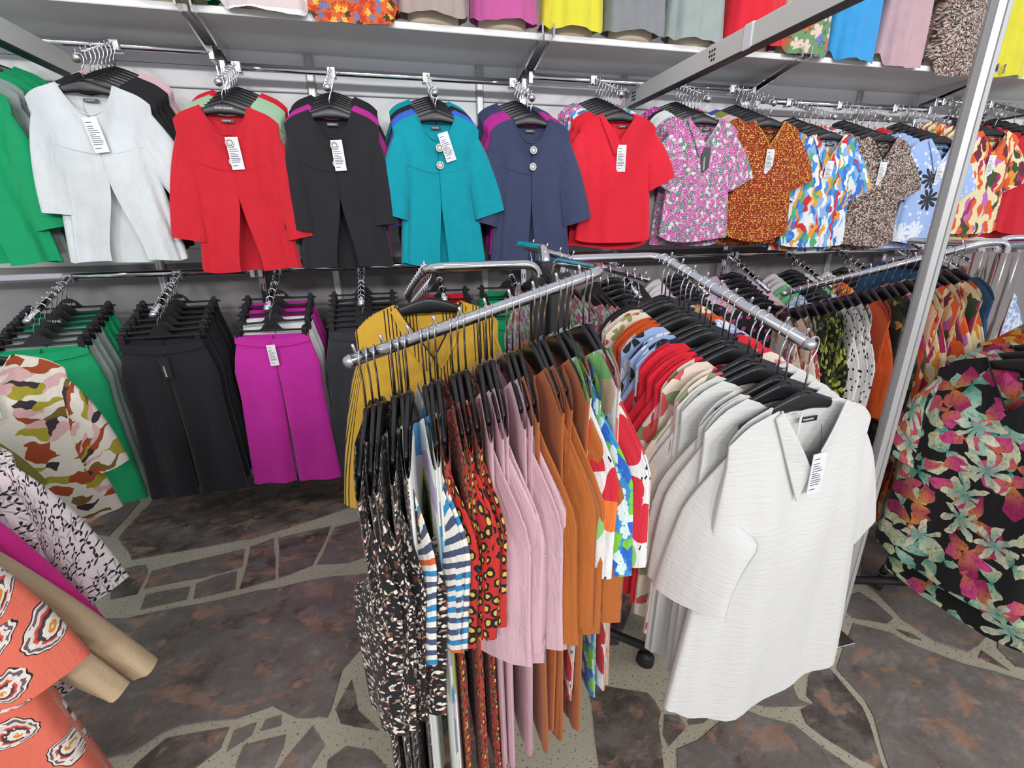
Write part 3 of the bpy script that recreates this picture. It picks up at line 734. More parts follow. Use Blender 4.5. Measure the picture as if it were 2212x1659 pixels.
def button(parent, x, y, z):
    g = G(); n = 20
    prof = [(.0, -.0030), (.0055, -.0030), (.0075, -.0018), (.0085, -.0018), (.010, -.0042), (.0125, -.0036), (.0138, -.001), (.013, .001)]
    V = [(r*math.cos(2*PI*k/n), yy, r*math.sin(2*PI*k/n)) for r, yy in prof for k in range(n)]
    F = [(i*n+k, (i+1)*n+k, (i+1)*n+(k+1) % n, i*n+(k+1) % n) for i in range(len(prof)-1) for k in range(n)]
    o = part('button', g.add(V, F), 'button_pearl', parent); o.location = (x, y, z); o.scale = (1.25, 1.25, 1.25)
    ring = G().tube([(.008*math.cos(2*PI*k/n), -.0024, .008*math.sin(2*PI*k/n)) for k in range(n+1)], .0011, 6, False); part('button_rim', ring, 'button_ring', o)
def front_y(p, x, z):
    """y of the front surface of a top at (x, z)"""
    S, W = body_fn(p); cx = min(.98, abs(x)/p['wa'])
    a = -math.acos(np.sign(x)*cx**(1/p['e']) if x else 0.0)
    lo, hi = 0.0, 1.0
    for _ in range(24):
        m = (lo+hi)/2
        _, y, zz = S(np.array(a), np.array(m), np.array(1.0))
        if zz > z: lo = m
        else: hi = m
    return float(y)
def front_top(name, key, mat, seed, loc, rz, label, cat, group, sleeve_mat=None, tilt=0.0, **over):
    """top with separate parts, used for the garments that face the viewer"""
    p = dict(PRE[key]); p.update(seed=seed, nu=64, nv=36); p.update(over)
    t = empty(name, loc); t.rotation_euler = (tilt, 0, rz); tag(t, label, cat, group)
    b = link('body', mesh('body', *geo_body(p)), t); setmat(b, mat)
    for s in (1, -1):
        o = link('sleeve', mesh('sleeve', *geo_sleeve(p, s)), t); setmat(o, sleeve_mat or mat)
    return t, p
def seam(t, p, pts, mat, name='seam', r=.0008, off=.0004):
    P = [(x, front_y(p, x, z)-off, z) for x, z in pts]; o = part(name, G().tube(P, r, 5), mat, t); setmat(o, mat); return o
def lapel(t, p, mat, side=-1, big=1.0):
    nw = p['nw']; z0 = float(zh(nw))
    pts = [(side*nw*1.0, z0-.0), (side*(nw*1.02+.012), z0-.012), (side*nw*.72, z0-p['df']*.75), (side*.022, z0-p['df']-.055*big), (side*.002, z0-p['df']*.98), (side*nw*.5, z0-p['df']*.5)]
    V = []; 
    for x, z in pts: V.append((x, min(front_y(p, x, z-.004), front_y(p, x*.98, z-.02))-.006, z))
    V += [(x, y+.004, z) for x, y, z in V]; n = len(pts)
    F = [tuple(range(n)), tuple(range(2*n-1, n-1, -1))]+[(i, (i+1) % n, n+(i+1) % n, n+i) for i in range(n)]
    me = mesh('lapel', V, F, [(v[0]+3.1, v[2]) for v in V], False); o = link('lapel', me, t); setmat(o, mat)
def neckband(t, p, mat):
    nw = p['nw']; z0 = float(zh(nw))+.003
    prof = lambda q: (1-q) if p['vee'] else (1-q**2.2)
    pts = [(x, z0-p['df']*prof(abs(x)/nw)) for x in np.linspace(-nw, nw, 25)]
    P = [(x, front_y(p, x, z-.004)-.001, z) for x, z in pts]
    o = part('neck_binding', G().tube(P, .0022, 6), mat, t); setmat(o, mat)

def kind_of(noun): return next(w for w in ('blouse', 'jacket', 'dress', 'shirt', 'top') if w in noun.split())
# ---- one row of hanging tops along an arm: items listed from the front (outer end) backwards
def row(P0, P1, series, where, gname, jit=2.5, flip=0.0, cat='top', hang_tilt=0.0, front_built=False, long=False, cluster=0, front_off=(0, 0, 0)):
    P0, P1 = np.array(P0, float), np.array(P1, float); n = sum(s[3] for s in series); i = 0
    d = P0-P1; rz = math.atan2(d[0], -d[1])+flip
    for key, mat, noun, cnt in series:
        for k in range(cnt):
            f = i/max(1, n-1)
            if cluster: f += (1-(i % cluster))*.30/max(1, n-1)
            P = P0+(P1-P0)*f-np.array([0, 0, .032 if long else 0]); a = rz+math.radians(random.gauss(0, jit)); tl = random.gauss(0, .012)+hang_tilt
            if front_built and i == 0: a, tl = rz, 0.0; P = P+np.array(front_off)
            od = 'only' if cnt == 1 else ORD[k]
            nm = f'{od} {noun}' if cnt > 1 else noun
            hanger(tuple(P), a, f'hanger of the {nm}, {where}', 'hangers '+gname, tl, long)
            if not (front_built and i == 0) and key:
                lb = f'{nm} {where}' if cnt == 1 else f'{nm} from the front {where}'
                if isinstance(mat, tuple):
                    front_top(kind_of(noun), key, mat[0], k+60, tuple(P), a, lb, kind_of(noun), f'{noun}s {where}', mat[1]); i += 1; continue
                o = link(kind_of(noun), top_mesh(key, (0, 2, 1)[k % 3] if key.startswith('rack_bell') else random.randrange(3))); setmat(o, mat)
                o.location = tuple(P); o.rotation_euler = (tl, random.gauss(0, .006), a)
                tag(o, f'{nm} {where}' if cnt == 1 else f'{nm} from the front {where}', kind_of(noun), f'{noun}s {where}')
            i += 1
    return rz

# ------------------------------------------------------------------ chrome four-way rack in the middle
def bend_arm(t, base, h, corner, end, drop, r=.0125, npin=10, sleeve=True, top=1.0):
    P = [np.array(base+(h-.16,)), np.array(base+(h,)), np.array(corner+(h,)), np.array(end+(h-drop,))]
    path = fillet(P, .045, 7)
    part('arm_tube', G().tube(path, r, 16), 'chrome', t)
    d = P[3]-P[2]; L = np.linalg.norm(d); d = d/L
    part('end_cap', G().tube([P[3], P[3]+d*.004, P[3]+d*.014, P[3]+d*.018], [r*1.08, r*1.1, r*.85, r*.3], 14), 'brushed_steel', t)
    up = np.array([0, 0, 1.0]); nrm = up-d*np.dot(up, d); nrm /= np.linalg.norm(nrm)
    for k in range(npin):
        f = .10+.88*k/(npin-1); c = P[2]+d*L*f
        part('pin', G().tube([c+nrm*(r-.003), c+nrm*(r+.016), c+nrm*(r+.0175)], [.0032, .0032, .002], 8), 'chrome_wire', t)
    return P
C0 = np.array([.439, 1.284]); PHI = .076; q_, pp_, LA, SL = .34, .022, .527, .273
rack = empty('garment_rack', (0, 0, 0)); tag(rack, 'chrome four-way garment rack with slanted arms in the middle of the floor', 'rack')
ARM = {}
for nm, k, dh in (('A', 0, 0), ('C', 1, 0), ('D', 2, .03), ('B', 3, -.01)):
    a = PHI+k*PI/2; e1 = np.array([-math.cos(a), -math.sin(a)]); nn = np.array([math.sin(a), -math.cos(a)]); h = 1.323+dh
    b = C0+nn*.035-e1*.0; co = C0+pp_*e1+q_*nn; en = co+LA*e1
    P = bend_arm(rack, tuple(b), h, tuple(co), tuple(en), SL*LA); ARM[nm] = (P[2], P[3])
    part('black_sleeve', G().box((b[0]-.021, b[1]-.021, .62), (b[0]+.021, b[1]+.021, h-.035), .004), 'matte_black', rack, False)
part('centre_post', G().box((C0[0]-.022, C0[1]-.022, .1), (C0[0]+.022, C0[1]+.022, 1.22), .004), 'matte_black', rack, False)
for k in range(4):
    a = PHI+k*PI/2+PI/4; e = np.array([math.cos(a), math.sin(a)]); p1 = C0+e*.36
    leg = part('base_leg', G().tube([(C0[0], C0[1], .105), (p1[0], p1[1], .085)], .014, 10), 'matte_black', rack)
    wv = part('caster', G().tube([(p1[0]-.012*e[1], p1[1]+.012*e[0], .033), (p1[0]+.012*e[1], p1[1]-.012*e[0], .033)], .029, 16), 'matte_black', leg)
UP = np.array([0, 0, .0125+.0019])
def arm_row(arm, f0, f1, *a, **k):
    c, e = arm; d = e-c
    return row(c+d*f0+UP, c+d*f1+UP, *a, long=True, cluster=3, **k)
PRE['rack_long'] = P_(nw=.104, df=.05, L=1.0, wa=.20, wh=.225, sl=(.46, 5, .12, .009, 34, .006), d0=.010, amp=.006, nf=9, hemc=.03, nu=40)
PRE['rack_bell'] = P_(nw=.104, df=.05, L=.84, wa=.205, wh=.222, sl=(.42, 8, .16, .007, 46, .012), d0=.012, amp=.005, nf=7, hemc=.05, nu=40)
for k_ in ('rack', 'rack_bell', 'rack_flat'):
    d_ = dict(PRE[k_]); d_.update(nw=.095, sh=.205, wa=.21); PRE[k_+'_c'] = d_
PRE['rack_bell_c'].update(L=.76, sl=(.36, 9, .17, .008, 46, .014)); PRE['rack_c'].update(L=.72)
arm_row(ARM['A'], .985, .06, [
  ('rack_long', 'print_bw', 'black-white speckled dress', 5),
  ('rack_flat', ('print_bluewhite', 'print_bluestripe'), 'white blue-patched blouse', 3),
  ('rack_flat', 'print_leopard', 'red leopard print blouse', 4),
  ('rack_bell', 'dusty_pink', 'dusty pink blouse', 5),
  ('rack_bell', 'rust', 'rust brown blouse', 5),
  ('rack', 'print_bluegreen', 'blue and green floral blouse', 1),
  ('rack', 'print_melon', 'red fruit print blouse', 3)], 'on centre rack left arm', 'on centre rack left arm', jit=2.0, flip=-.15)
WH = 'on centre rack right arm'
rzC = arm_row(ARM['C'], .985, .03, [
  ('rack_bell_c', 'crinkle_white', 'white crinkled blouse', 5),
  ('rack_c', 'print_spots', 'red-spotted cream blouse', 2),
  ('rack_c', 'bright_red', 'bright red blouse', 3),
  ('rack_c', 'print_bluefloral', 'light blue floral blouse', 3),
  ('rack_c', 'orange', 'burnt orange blouse', 2),
  ('rack_c', 'print_cream_floral', 'cream floral blouse', 2),
  ('rack_flat_c', 'black', 'black blouse', 1)], WH, WH, jit=2.0, front_built=True, front_off=(.014, -.020, -.005))
c, e = ARM['C']; P = c+(e-c)*(.985+.955*.30/17)+UP+np.array([.014, -.020, -.037])
t, p = front_top('blouse', 'tunic', 'crinkle_white', 5, tuple(P), rzC, 'white crinkled blouse with swing tag at the front of the centre rack', 'blouse', 'white crinkled blouses '+WH, sl=(.33, 24, .15, .03, 0, .014), sl2=(.36, 13, .18, .014, 46, .014), sy=.028)
neckband(t, p, 'crinkle_white'); lapel(t, p, 'crinkle_white', -1, 1.3); neck_label(t, p, .03)
swing_tag(t, .005, -.20, front_y(p, .0, -.27)-.014, -.03, string=.06)
part('back_seam', G().box((-.003, .012, -.30), (.003, .014, -.13)), 'crinkle_white', t)
# left arm leading backwards: yellow striped shirt facing the viewer
WB = 'on centre rack rear-left arm'
c, e = ARM['B']; P = c+(e-c)*.06+UP
rzB = row(P, c+(e-c)*.95+UP, [('', '', 'yellow striped shirt', 1), ('shirt', 'print_yellow_stripe', 'rear yellow shirt', 2), ('rack_flat', 'black', 'black blouse', 3), ('rack_flat', 'pea', 'green blouse', 2), ('rack_flat', 'print_white_floral', 'white floral blouse', 3)], WB, WB, front_built=True)
t, p = front_top('shirt', 'shirt', 'print_yellow_stripe', 9, tuple(P), rzB, 'yellow shirt with groups of thin black stripes on the centre rack', 'shirt', None)
lapel(t, p, 'print_yellow_stripe', -1, .6); lapel(t, p, 'print_yellow_stripe', 1, .6); neckband(t, p, 'print_yellow_stripe')
WD = 'on centre rack rear-right arm'
arm_row(ARM['D'], .97, .1, [('rack_flat', 'light_blue', 'pale blue blouse', 2), ('rack_flat', 'print_gingham', 'red and white checked blouse', 3), ('rack_flat', 'print_white_floral', 'small-flowered white blouse', 6)], WD, WD)

# ------------------------------------------------------------------ upper wall: display arms with jackets and blouses
UX = [-1.47, -1.023, -.572, -.175, .259, .691, 1.129, 1.595, 1.979, 2.375, 2.746, 3.179, 3.566, 3.98]
def urz(x): return UZ[max(i for i in range(5) if x > PX[i] or i == 0)]
UD = [
 ('green jacket', 'jacket', 'green', [('jacket_in', 'grey', 'pale grey jacket', 2), ('jacket_in', 'green', 'green jacket', 3)]),
 ('white jacket', 'jacket', 'white', [('jacket_in', 'black', 'black jacket', 5), ('jacket_in', 'powder', 'pale pink jacket', 2)]),
 ('red jacket', 'jacket', 'red', [('jacket_in', 'sage', 'sage green jacket', 4), ('jacket_in', 'red', 'red jacket', 2)]),
 ('black jacket', 'jacket', 'black', [('jacket_in', 'magenta', 'magenta jacket', 2), ('jacket_in', 'black', 'black jacket', 4)]),
 ('teal jacket', 'jacket', 'teal', [('jacket_in', 'blue', 'royal blue jacket', 2), ('jacket_in', 'black', 'black jacket', 2), ('jacket_in', 'teal', 'teal jacket', 2)]),
 ('navy jacket', 'jacket', 'navy', [('jacket_in', 'magenta', 'magenta jacket', 3), ('jacket_in', 'navy', 'navy jacket', 3)]),
 ('red blouse', 'blouse', 'bright_red', [('blouse_in', 'bright_red', 'red blouse', 2), ('blouse_in', 'print_brush', 'multicoloured brushstroke blouse', 2), ('blouse_in', 'print_pink', 'pink floral blouse', 3)]),
 ('pink floral blouse', 'blouse', 'print_pink', [('blouse_in', 'print_pink', 'pink floral blouse', 2), ('blouse_in', 'white', 'white blouse', 3), ('blouse_in', 'black', 'black blouse', 1), ('blouse_in', 'print_magenta_dots', 'magenta spotted blouse', 2)]),
 ('orange dotted blouse', 'blouse', 'print_orange_dot', [('blouse_in', 'print_orange_dot', 'orange dotted blouse', 2), ('blouse_in', 'powder', 'pale pink blouse', 2), ('blouse_in', 'khaki', 'khaki blouse', 2), ('blouse_in', 'royal', 'royal blue blouse', 1)]),
 ('blue brushstroke blouse', 'blouse', 'print_brush', [('blouse_in', 'print_brush', 'blue brushstroke blouse', 3), ('blouse_in', 'orange', 'orange blouse', 3)]),
 ('brown speckled blouse', 'blouse', 'print_brown', [('blouse_in', 'print_brown', 'brown speckled blouse', 3), ('blouse_in', 'white', 'white blouse', 1), ('blouse_in', 'print_red_ditsy', 'red ditsy blouse', 2)]),
 ('light blue floral blouse', 'blouse', 'print_ltblue', [('blouse_in', 'print_ltblue', 'light blue floral blouse', 4), ('blouse_in', 'red', 'red blouse', 2)]),
 ('abstract print blouse', 'blouse', 'print_cream', [('blouse_in', 'print_cream', 'abstract print blouse', 6)]),
 ('plain red top', 'blouse', 'red', [('blouse_in', 'red', 'plain red top', 5)]),
]
AL, AD = .335, .14
for i, (x, (nm, key, mat, ser)) in enumerate(zip(UX, UD)):
    z = urz(x)-.005
    display_arm(x, z, AL, AD, 'chrome wall arm holding the '+nm+(' at the left edge' if i == 0 else ''))
    pt = lambda f: (x, 2.645-AL*f, z-AD*f+.0148)
    rz = math.radians([6, 8, 3, -2, 0, -4, -6, -4, -5, -8, -6, -6, -8, -8][i]); P = pt(.955)
    lab = {'jacket': f'{nm} with large round buttons, front of its wall arm', 'blouse': f'short-sleeved {nm}, front of its wall arm'}[key]
    hg = hanger(P, rz, f'black hanger of the front {nm} on the upper wall', 'front hangers on the upper wall')
    over = dict(L=.53, sh=.19, wa=.168, wh=.20) if key == 'blouse' else {}
    if i == 1: over = dict(sl=(.42, 24, .13, .026, 0, 0), sl2=(.38, 6, .11, .026, 0, 0), gap=.06)
    if i == 3: over = dict(sl=(.38, 6, .12, .026, 0, 0), sl2=(.40, 7, .12, .026, 0, 0))
    if i == 4: over = dict(sl=(.34, 17, .15, .03, 0, .006), gap=.02)
    if i == 5: over = dict(sl=(.38, 16, .15, .03, 0, .004), gap=.018)
    t, p = front_top('jacket' if key == 'jacket' else 'blouse', key, mat, i+3, P, rz, lab, 'jacket' if key == 'jacket' else 'blouse', 'front garments on the upper wall', **over)
    neckband(t, p, mat); neck_label(t, p, 0.0 if key == 'jacket' else .03)
    if key == 'jacket':
        seam(t, p, [(xx, -.335+1.9*xx*xx*.9) for xx in np.linspace(-.165, .165, 23)], mat, 'yoke_seam')
        seam(t, p, [(.006, zz) for zz in np.linspace(-.22, -.43, 10)], mat, 'front_edge')
        for bz in ((-.236, -.304) if i != 1 else (-.315,)): button(t, .004, front_y(p, .004, bz)-.006, bz)
        if i != 5: swing_tag(t, {4: .02, 1: -.005}.get(i, .012), {4: -.175}.get(i, -.215), front_y(p, .01, -.26)-.011, {4: -.3, 1: -.12}.get(i, -.06), string=.05, sc=1.2)
    else:
        if i in (6, 7, 9, 11): lapel(t, p, mat, -1, 1.1)
        swing_tag(t, .012, -.235, front_y(p, .01, -.28)-.011, {9: .02}.get(i, .0), black=(i == 7), string=.05, sc=1.2)
    if i == 2:
        tx = link('lettering', text_mesh('RIVER ISLAND', .0105), hg); tx.location = (0, -.0066, -.108); tx.rotation_euler = (PI/2, 0, 0)
    row(pt(.77), pt(.12), ser, f'behind the front {nm}', f'behind the front {nm}', jit=2.0, flip=rz*.8)

# ------------------------------------------------------------------ lower wall: trousers on clip hangers (left), tops (right)
LX = [-1.436, -.992, -.546, -.141, .25, .636]
LD = [
 ('green trousers', [('green', 'green trousers'), ('grey', 'pale grey trousers'), ('grey', 'pale grey trousers'), ('grey', 'pale grey trousers'), ('green', 'green trousers'), ('green', 'green trousers'), ('green', 'green trousers')], (3, 6)),
 ('black trousers', [('trouser_black', 'black trousers')]*7, (6,)),
 ('fuchsia trousers', [('fuchsia', 'fuchsia trousers'), ('trouser_white', 'white trousers'), ('trouser_white', 'white trousers'), ('fuchsia', 'fuchsia trousers'), ('fuchsia', 'fuchsia trousers')], (4,)),
 ('charcoal trousers', [('charcoal', 'charcoal trousers')]*6+[('grey', 'grey trousers')], ()),
 ('red trousers', [('bright_red', 'red trousers')]*4, ()),
 ('dark green trousers', [('green', 'dark green trousers')]*4, ()),
]
for i, (x, (nm, items, txt)) in enumerate(zip(LX, LD)):
    z = 1.205; L, dr = .335, .135
    display_arm(x, z, L, dr, f'dark sloping wall arm holding the {nm}', True)
    n = len(items); seen = {}
    for k, (mat, noun) in enumerate(items):
        f = .95-.80*k/max(1, n-1); P = (x, 2.645-L*f, z-dr*f+.0145); a = math.radians(random.gauss(0, 3)+[7, 5, 2, 0, -3, -6][i])
        seen[noun] = seen.get(noun, 0)+1; tot = sum(1 for q in items if q[1] == noun); od = ORD[seen[noun]-1]+' pair of ' if tot > 1 else ''
        row_nm = f'in the {nm} row' 
        clip_hanger(P, a, f'clip hanger of the {od}{noun} {row_nm}', 'clip hangers on the lower wall', 'EVANS' if k in txt else None)
        if k == 0:
            t = empty('trousers', P, a); tag(t, f'{od}wide-leg {noun} {row_nm} below the jackets', 'trousers', f'{noun} in the lower wall row')
            o = link('legs', trouser_mesh(k % 3), t); setmat(o, mat)
            V = []; m = 33
            for zz, dy in ((-.135, .003), (-.172, .005)):
                for j in range(m):
                    xx = -.160+.32*j/(m-1); V.append((xx*(1+(.02 if zz < -.15 else 0)), -.010-dy-.004*(1-(xx/.16)**2), zz-.022*(1-(xx/.16)**2)))
            F = [(j, m+j, m+j+1, j+1) for j in range(m-1)]
            wb = link('waistband', mesh('waistband', V, F, [(v[0], v[2]) for v in V]), t); setmat(wb, mat)
            if i in (0, 1, 2): swing_tag(t, {0: -.11, 1: .0, 2: -.005}[i], {0: -.185, 1: -.205, 2: -.18}[i], -.035, -.05, black=(i == 1), string=.02)
        else:
            o = link('trousers', trouser_mesh(k % 3)); setmat(o, mat); o.location = P; o.rotation_euler = (0, 0, a)
            tag(o, f'{od}wide-leg {noun} {row_nm} below the jackets', 'trousers', f'{noun} in the lower wall row')
RX = [1.289, 1.70, 2.106, 2.55, 2.978, 3.48, 3.95]
RD = [
 [('blouse_in', 'print_brush', 'multicoloured top', 3), ('blouse_in', 'black', 'black top', 4)],
 [('blouse_in', 'print_hearts', 'heart print top', 2), ('blouse_in', 'lilac', 'lilac top', 3), ('blouse_in', 'pale', 'pale grey top', 3)],
 [('blouse_in', 'print_hearts', 'heart print top', 1), ('blouse_in', 'powder', 'pale pink top', 3), ('blouse_in', 'lilac', 'lilac top', 3)],
 [('blouse_in', 'print_ditsy_blue', 'pale blue ditsy top', 3), ('blouse_in', 'pea', 'pea green top', 3), ('blouse_in', 'pale', 'pale grey top', 3)],
 [('blouse_in', 'print_white_floral', 'white floral top', 3), ('blouse_in', 'print_orange_floral', 'orange floral top', 3), ('blouse_in', 'pale', 'pale grey top', 2)],
 [('blouse_in', 'print_red_ditsy', 'red ditsy top', 3), ('blouse_in', 'mauve', 'mauve pink top', 4), ('blouse_in', 'black', 'black top', 2)],
 [('blouse_in', 'print_ditsy_blue', 'blue ditsy top', 3), ('blouse_in', 'print_gingham', 'red checked top', 3), ('blouse_in', 'orange', 'orange top', 3)],
]
RN = ['below the red blouse', 'below the pink floral blouse', 'below the orange dotted blouse', 'below the blue brushstroke blouse', 'below the brown speckled blouse', 'below the cream abstract blouse', 'below the plain red tops']
for x, ser, rn in zip(RX, RD, RN):
    z = 1.205; L, dr = .36, .17
    display_arm(x, z, L, dr, f'dark sloping wall arm {rn}', True)
    pt = lambda f: (x, 2.645-L*f, z-dr*f+.0145)
    row(pt(.96), pt(.12), ser, rn, f'on the lower wall {rn}', jit=2.5, flip=math.radians(-5))

# ------------------------------------------------------------------ torsos in blouses on the wall shelf
def bust(X, mat, desc, L=.52, wid=.155, drop=.05, sleeve=None, seed=0):
    Y = 2.385+.055; z0 = 2.228
    b = empty('bust_form', (X, Y, z0)); tag(b, f'beige bust form inside the {desc} on the shelf', 'bust form', 'bust forms on the wall shelf')
    prof = [(.0, .10, .06), (.012, .11, .065), (.14, .105, .065), (.30, .118, .078), (.40, .13, .075), (.47, .115, .06), (.52, .075, .055), (.545, .05, .05), (.62, .045, .045), (.625, .03, .03)]
    n = 24; V = [(wx*math.cos(2*PI*k/n), wy*math.sin(2*PI*k/n), z) for z, wx, wy in prof for k in range(n)]
    F = [(i*n+k, i*n+(k+1) % n, (i+1)*n+(k+1) % n, (i+1)*n+k) for i in range(len(prof)-1) for k in range(n)]+[tuple(range(n-1, -1, -1)), tuple((len(prof)-1)*n+k for k in range(n))]
    part('torso', G().add(V, F), 'bust_beige', b)
    p = P_(sh=.15, wa=wid-.02, wh=wid, L=L, nw=.065, df=.07, d0=.095, amp=.013, nf=6, hemc=.0, dip=drop*.55, sl=(.24, 14, .13, .035, 0, .01), seed=seed, nu=60, nv=30, e=.95)
    t = empty('blouse', (X, Y-.02, z0+.016+L+.147)); tag(t, f'{desc} on a bust form on the wall shelf', 'blouse', 'blouses on the wall shelf')
    o = link('body', mesh('body', *geo_body(p)), t); setmat(o, mat)
    for s in (1, -1): o = link('sleeve', mesh('sleeve', *geo_sleeve(p, s)), t); setmat(o, mat)
BX = [(-1.20, 'print_zigzag', 'zigzag print blouse'), (-.70, 'green', 'plain green blouse'), (-.37, 'print_pale_stripe', 'pale pink and white banded blouse'), (-.045, 'print_orange_floral', 'orange floral blouse'), (.285, 'taupe', 'taupe blouse'),
      (.59, 'rose', 'rose pink blouse'), (.91, 'yellow', 'lemon yellow blouse'), (1.22, 'slate', 'slate grey blouse'), (1.54, 'eau', 'pale grey-green blouse'), (1.87, 'bright_red', 'bright red blouse'), (2.17, 'print_green_floral', 'green floral blouse'),
      (2.48, 'sky', 'sky blue blouse'), (2.81, 'mauve', 'mauve pink blouse'), (3.18, 'print_brown', 'brown speckled blouse'), (3.60, 'yellow', 'yellow pleated blouse'), (4.02, 'taupe', 'sand coloured blouse')]
for i, (x, m, d) in enumerate(BX): bust(x, m, d, seed=i+20, wid=[.17, .18, .18, .19, .15, .15, .15, .155, .16, .165, .15, .15, .155, .17, .16, .16][i], drop=[.07, .05, .10, .13, .03, .03, .045, .03, .05, .04, .09, .10, .12, .16, .13, .05][i])

# ------------------------------------------------------------------ second rack on the right
r2 = empty('garment_rack', (0, 0, 0)); tag(r2, 'chrome garment rack with a thick post cluster at the right', 'rack')
PB = np.array([2.15, 1.27])
for k, (dx, dy) in enumerate(((-.035, -.035), (.035, -.03), (-.03, .04), (.045, .045))):
    part('post_tube', G().tube([(PB[0]+dx, PB[1]+dy, .05), (PB[0]+dx, PB[1]+dy, 1.30)], .024, 14), 'chrome_brown_reflection', r2)
P2 = bend_arm(r2, (PB[0]-.035, PB[1]-.035), 1.335, (PB[0]-.09, PB[1]+.0), (1.52, 1.56), .19, npin=9)
P3 = bend_arm(r2, (PB[0]-.03, PB[1]+.04), 1.325, (2.33, 1.74), (2.86, 1.86), .16, npin=8)
P4 = bend_arm(r2, (PB[0]+.045, PB[1]+.045), 1.345, (2.5, 1.22), (2.55, .7), .16, npin=8)
for k in range(4):
    a = .4+k*PI/2; e = np.array([math.cos(a), math.sin(a)]); p1 = PB+e*.38
    leg = part('base_leg', G().tube([(PB[0], PB[1], .105), (p1[0], p1[1], .085)], .014, 10), 'matte_black', r2)
    part('caster', G().tube([(p1[0]-.012*e[1], p1[1]+.012*e[0], .033), (p1[0]+.012*e[1], p1[1]-.012*e[0], .033)], .029, 16), 'matte_black', leg)
W2 = 'on right rack left arm'
row(P2[3]+(P2[2]-P2[3])*.03+UP, P2[3]+(P2[2]-P2[3])*.9+UP, [
  ('rack_flat', 'print_cream_floral', 'rust and cream blouse', 3), ('rack_flat', 'print_lime', 'lime and black blouse', 3), ('rack_flat', 'print_dots', 'black-dotted white blouse', 3), ('rack_flat', 'orange', 'rust orange blouse', 2),
  ('rack_flat', 'print_camo', 'dark green patterned blouse', 2), ('rack_flat', 'print_cream', 'abstract print blouse', 6), ('longsleeve', 'denim', 'denim blue blouse', 1)], W2, W2)
W3 = 'on right rack rear arm'
row(P3[2]+(P3[3]-P3[2])*.06+UP, P3[2]+(P3[3]-P3[2])*.8+UP, [('rack_flat', 'denim', 'denim blue blouse', 1), ('rack_flat', 'print_red_ditsy', 'red ditsy blouse', 3), ('rack_flat', 'hot_pink', 'hot pink blouse', 2)], W3, W3)
W4 = 'on right rack near arm'
row(P4[3]+(P4[2]-P4[3])*.2+UP, P4[3]+(P4[2]-P4[3])*.9+UP, [('rack_flat', 'print_orange_floral', 'orange floral blouse', 1), ('rack_flat', 'brown', 'brown blouse', 1), ('rack_flat', 'hot_pink', 'hot pink blouse', 2)], W4, W4)

# ------------------------------------------------------------------ third rack, right foreground: black tropical blouse
r3 = empty('garment_rack', (0, 0, 0)); tag(r3, 'black garment rack behind the tropical print blouse at the right edge', 'rack')
Q0, Q1 = np.array([1.66, .84, 1.12]), np.array([2.25, .92, 1.27])
part('arm_tube', G().tube([Q0, Q1], .0125, 14), 'chrome', r3)
part('post_tube', G().tube([Q1, (2.25, .92, .06)], .02, 12), 'matte_black', r3)
part('base_bar', G().tube([(1.62, 1.12, .09), (2.25, .92, .09), (2.4, .8, .09)], .016, 10), 'matte_black', r3)
lg = part('base_leg', G().tube([(2.25, .92, .1), (1.98, .93, .085)], .016, 10), 'matte_black', r3)
part('caster', G().tube([(1.97, .92, .033), (1.99, .95, .033)], .03, 16), 'matte_black', lg)
W5 = 'on the arm at the right edge'
rz5 = row(Q0+(Q1-Q0)*.03+UP, Q0+(Q1-Q0)*.7+UP, [('', '', 'black tropical blouse', 1), ('rack_flat', 'print_tropical', 'tropical print blouse', 2), ('rack_flat', 'print_orange_floral', 'orange patterned blouse', 2), ('rack_flat', 'print_green_floral', 'pale patterned blouse', 2)], W5, W5, front_built=True)
t, p = front_top('blouse', 'tunic', 'print_tropical', 31, tuple(Q0+(Q1-Q0)*.03+UP), rz5, 'black blouse with large tropical flowers at the right edge', 'blouse', None, L=.68, wh=.25, sl=(.3, 16, .18, .03, 0, .012), amp=.014)
neckband(t, p, 'print_tropical'); neck_label(t, p, .0)

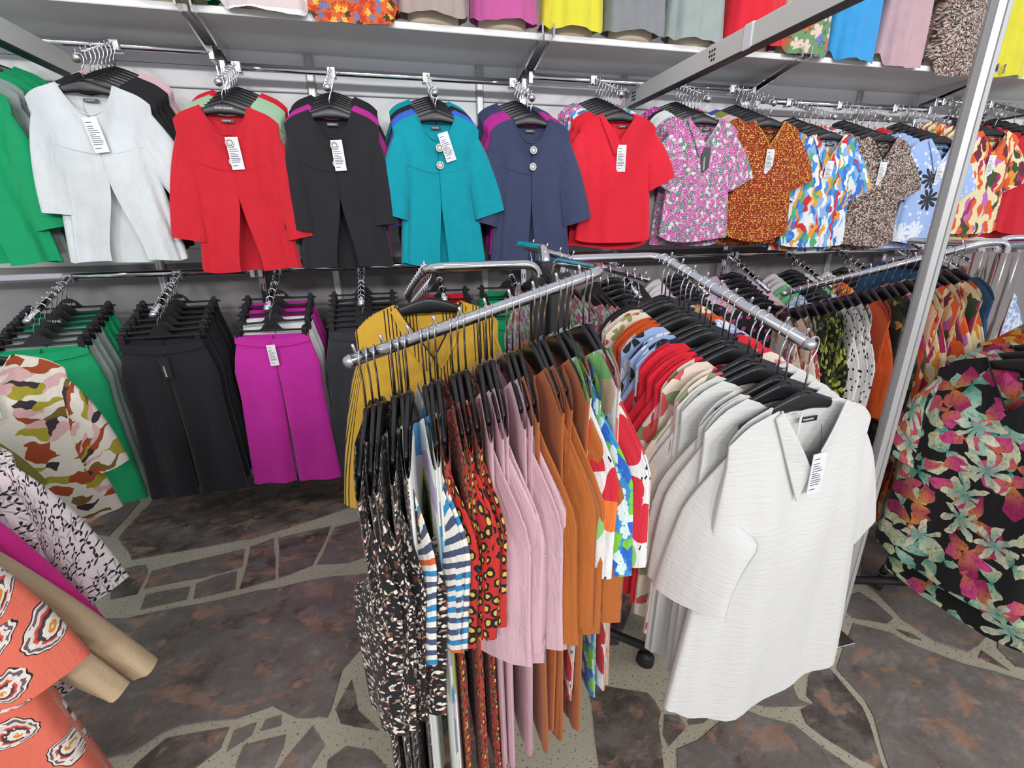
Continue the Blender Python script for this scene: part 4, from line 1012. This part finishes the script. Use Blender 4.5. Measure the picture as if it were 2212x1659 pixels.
# ------------------------------------------------------------------ rack at the left edge: clothes seen from the side
r4 = empty('garment_rack', (0, 0, 0)); tag(r4, 'chrome garment rack at the left edge behind the patterned blouse', 'rack')
S0, S1 = np.array([-1.30, 1.86, 1.1256]), np.array([-.95, .78, 1.1156])
part('arm_tube', G().tube([S0, S1], .0125, 14), 'chrome', r4)
part('post_tube', G().tube([(-1.13, 1.33, .06), (-1.13, 1.33, 1.15)], .02, 12), 'matte_black', r4)
part('base_bar', G().tube([(-1.13, 1.33, .07), (-1.6, 1.4, .07)], .02, 10), 'matte_black', r4)
def left_item(P, key, mat, seed, noun, lab, rz, **over):
    P = np.array(P)
    hanger(tuple(P), rz, f'black hanger of the {noun} at the left edge', 'hangers at the left edge')
    return front_top(kind_of(noun), key, mat, seed, tuple(P), rz, lab, kind_of(noun), None, **over)
t, p = left_item((-1.29, 1.80, 1.14), 'blouse', 'print_strokes', 41, 'abstract brushstroke blouse', 'cream blouse with mustard, rust and charcoal brushstrokes at the left edge', .35, L=.58, wh=.235, sl=(.37, 13, .13, .03, 0, .01))
neckband(t, p, 'print_strokes'); swing_tag(t, .0, -.2, front_y(p, 0, -.27)-.012, -.05, string=.06)
left_item((-1.27, 1.36, 1.15), 'blouse', 'olive', 42, 'olive blouse', 'olive blouse between the brushstroke and swallow print blouses', .2, L=.66)
left_item((-1.25, 1.30, 1.15), 'blouse', 'orange', 43, 'orange blouse', 'orange blouse behind the swallow print blouse', .2, L=.66)
left_item((-1.02, 1.10, 1.13), 'tunic', 'print_swallow', 44, 'swallow print blouse', 'pale pink blouse with small black swallows at the left edge', .3, L=.64, wh=.25, sl=(.38, 17, .14, .03, 0, .01))
left_item((-1.06, 1.02, 1.14), 'longsleeve', 'hot_pink', 45, 'hot pink blouse', 'hot pink long-sleeved blouse between swallow print and beige blouses', .2, sl=(.5, 18, .07, .026, 0, 0), wh=.2)
left_item((-1.07, .97, 1.13), 'longsleeve', 'beige', 46, 'beige blouse', 'beige long-sleeved blouse beside the hot pink one', .15, sl=(.56, 26, .055, .024, 0, 0), wh=.2)
left_item((-1.09, .92, 1.13), 'longsleeve', 'beige', 47, 'light brown blouse', 'beige long-sleeved blouse beside the coral paisley blouse', .15, sl=(.55, 25, .055, .024, 0, 0), wh=.2)
left_item((-.96, .84, 1.13), 'tunic', 'print_paisley', 48, 'coral paisley blouse', 'coral blouse with large paisley print in the lower left corner', .25, L=.76, sl=(.35, 18, .17, .04, 0, .01), d0=.06)
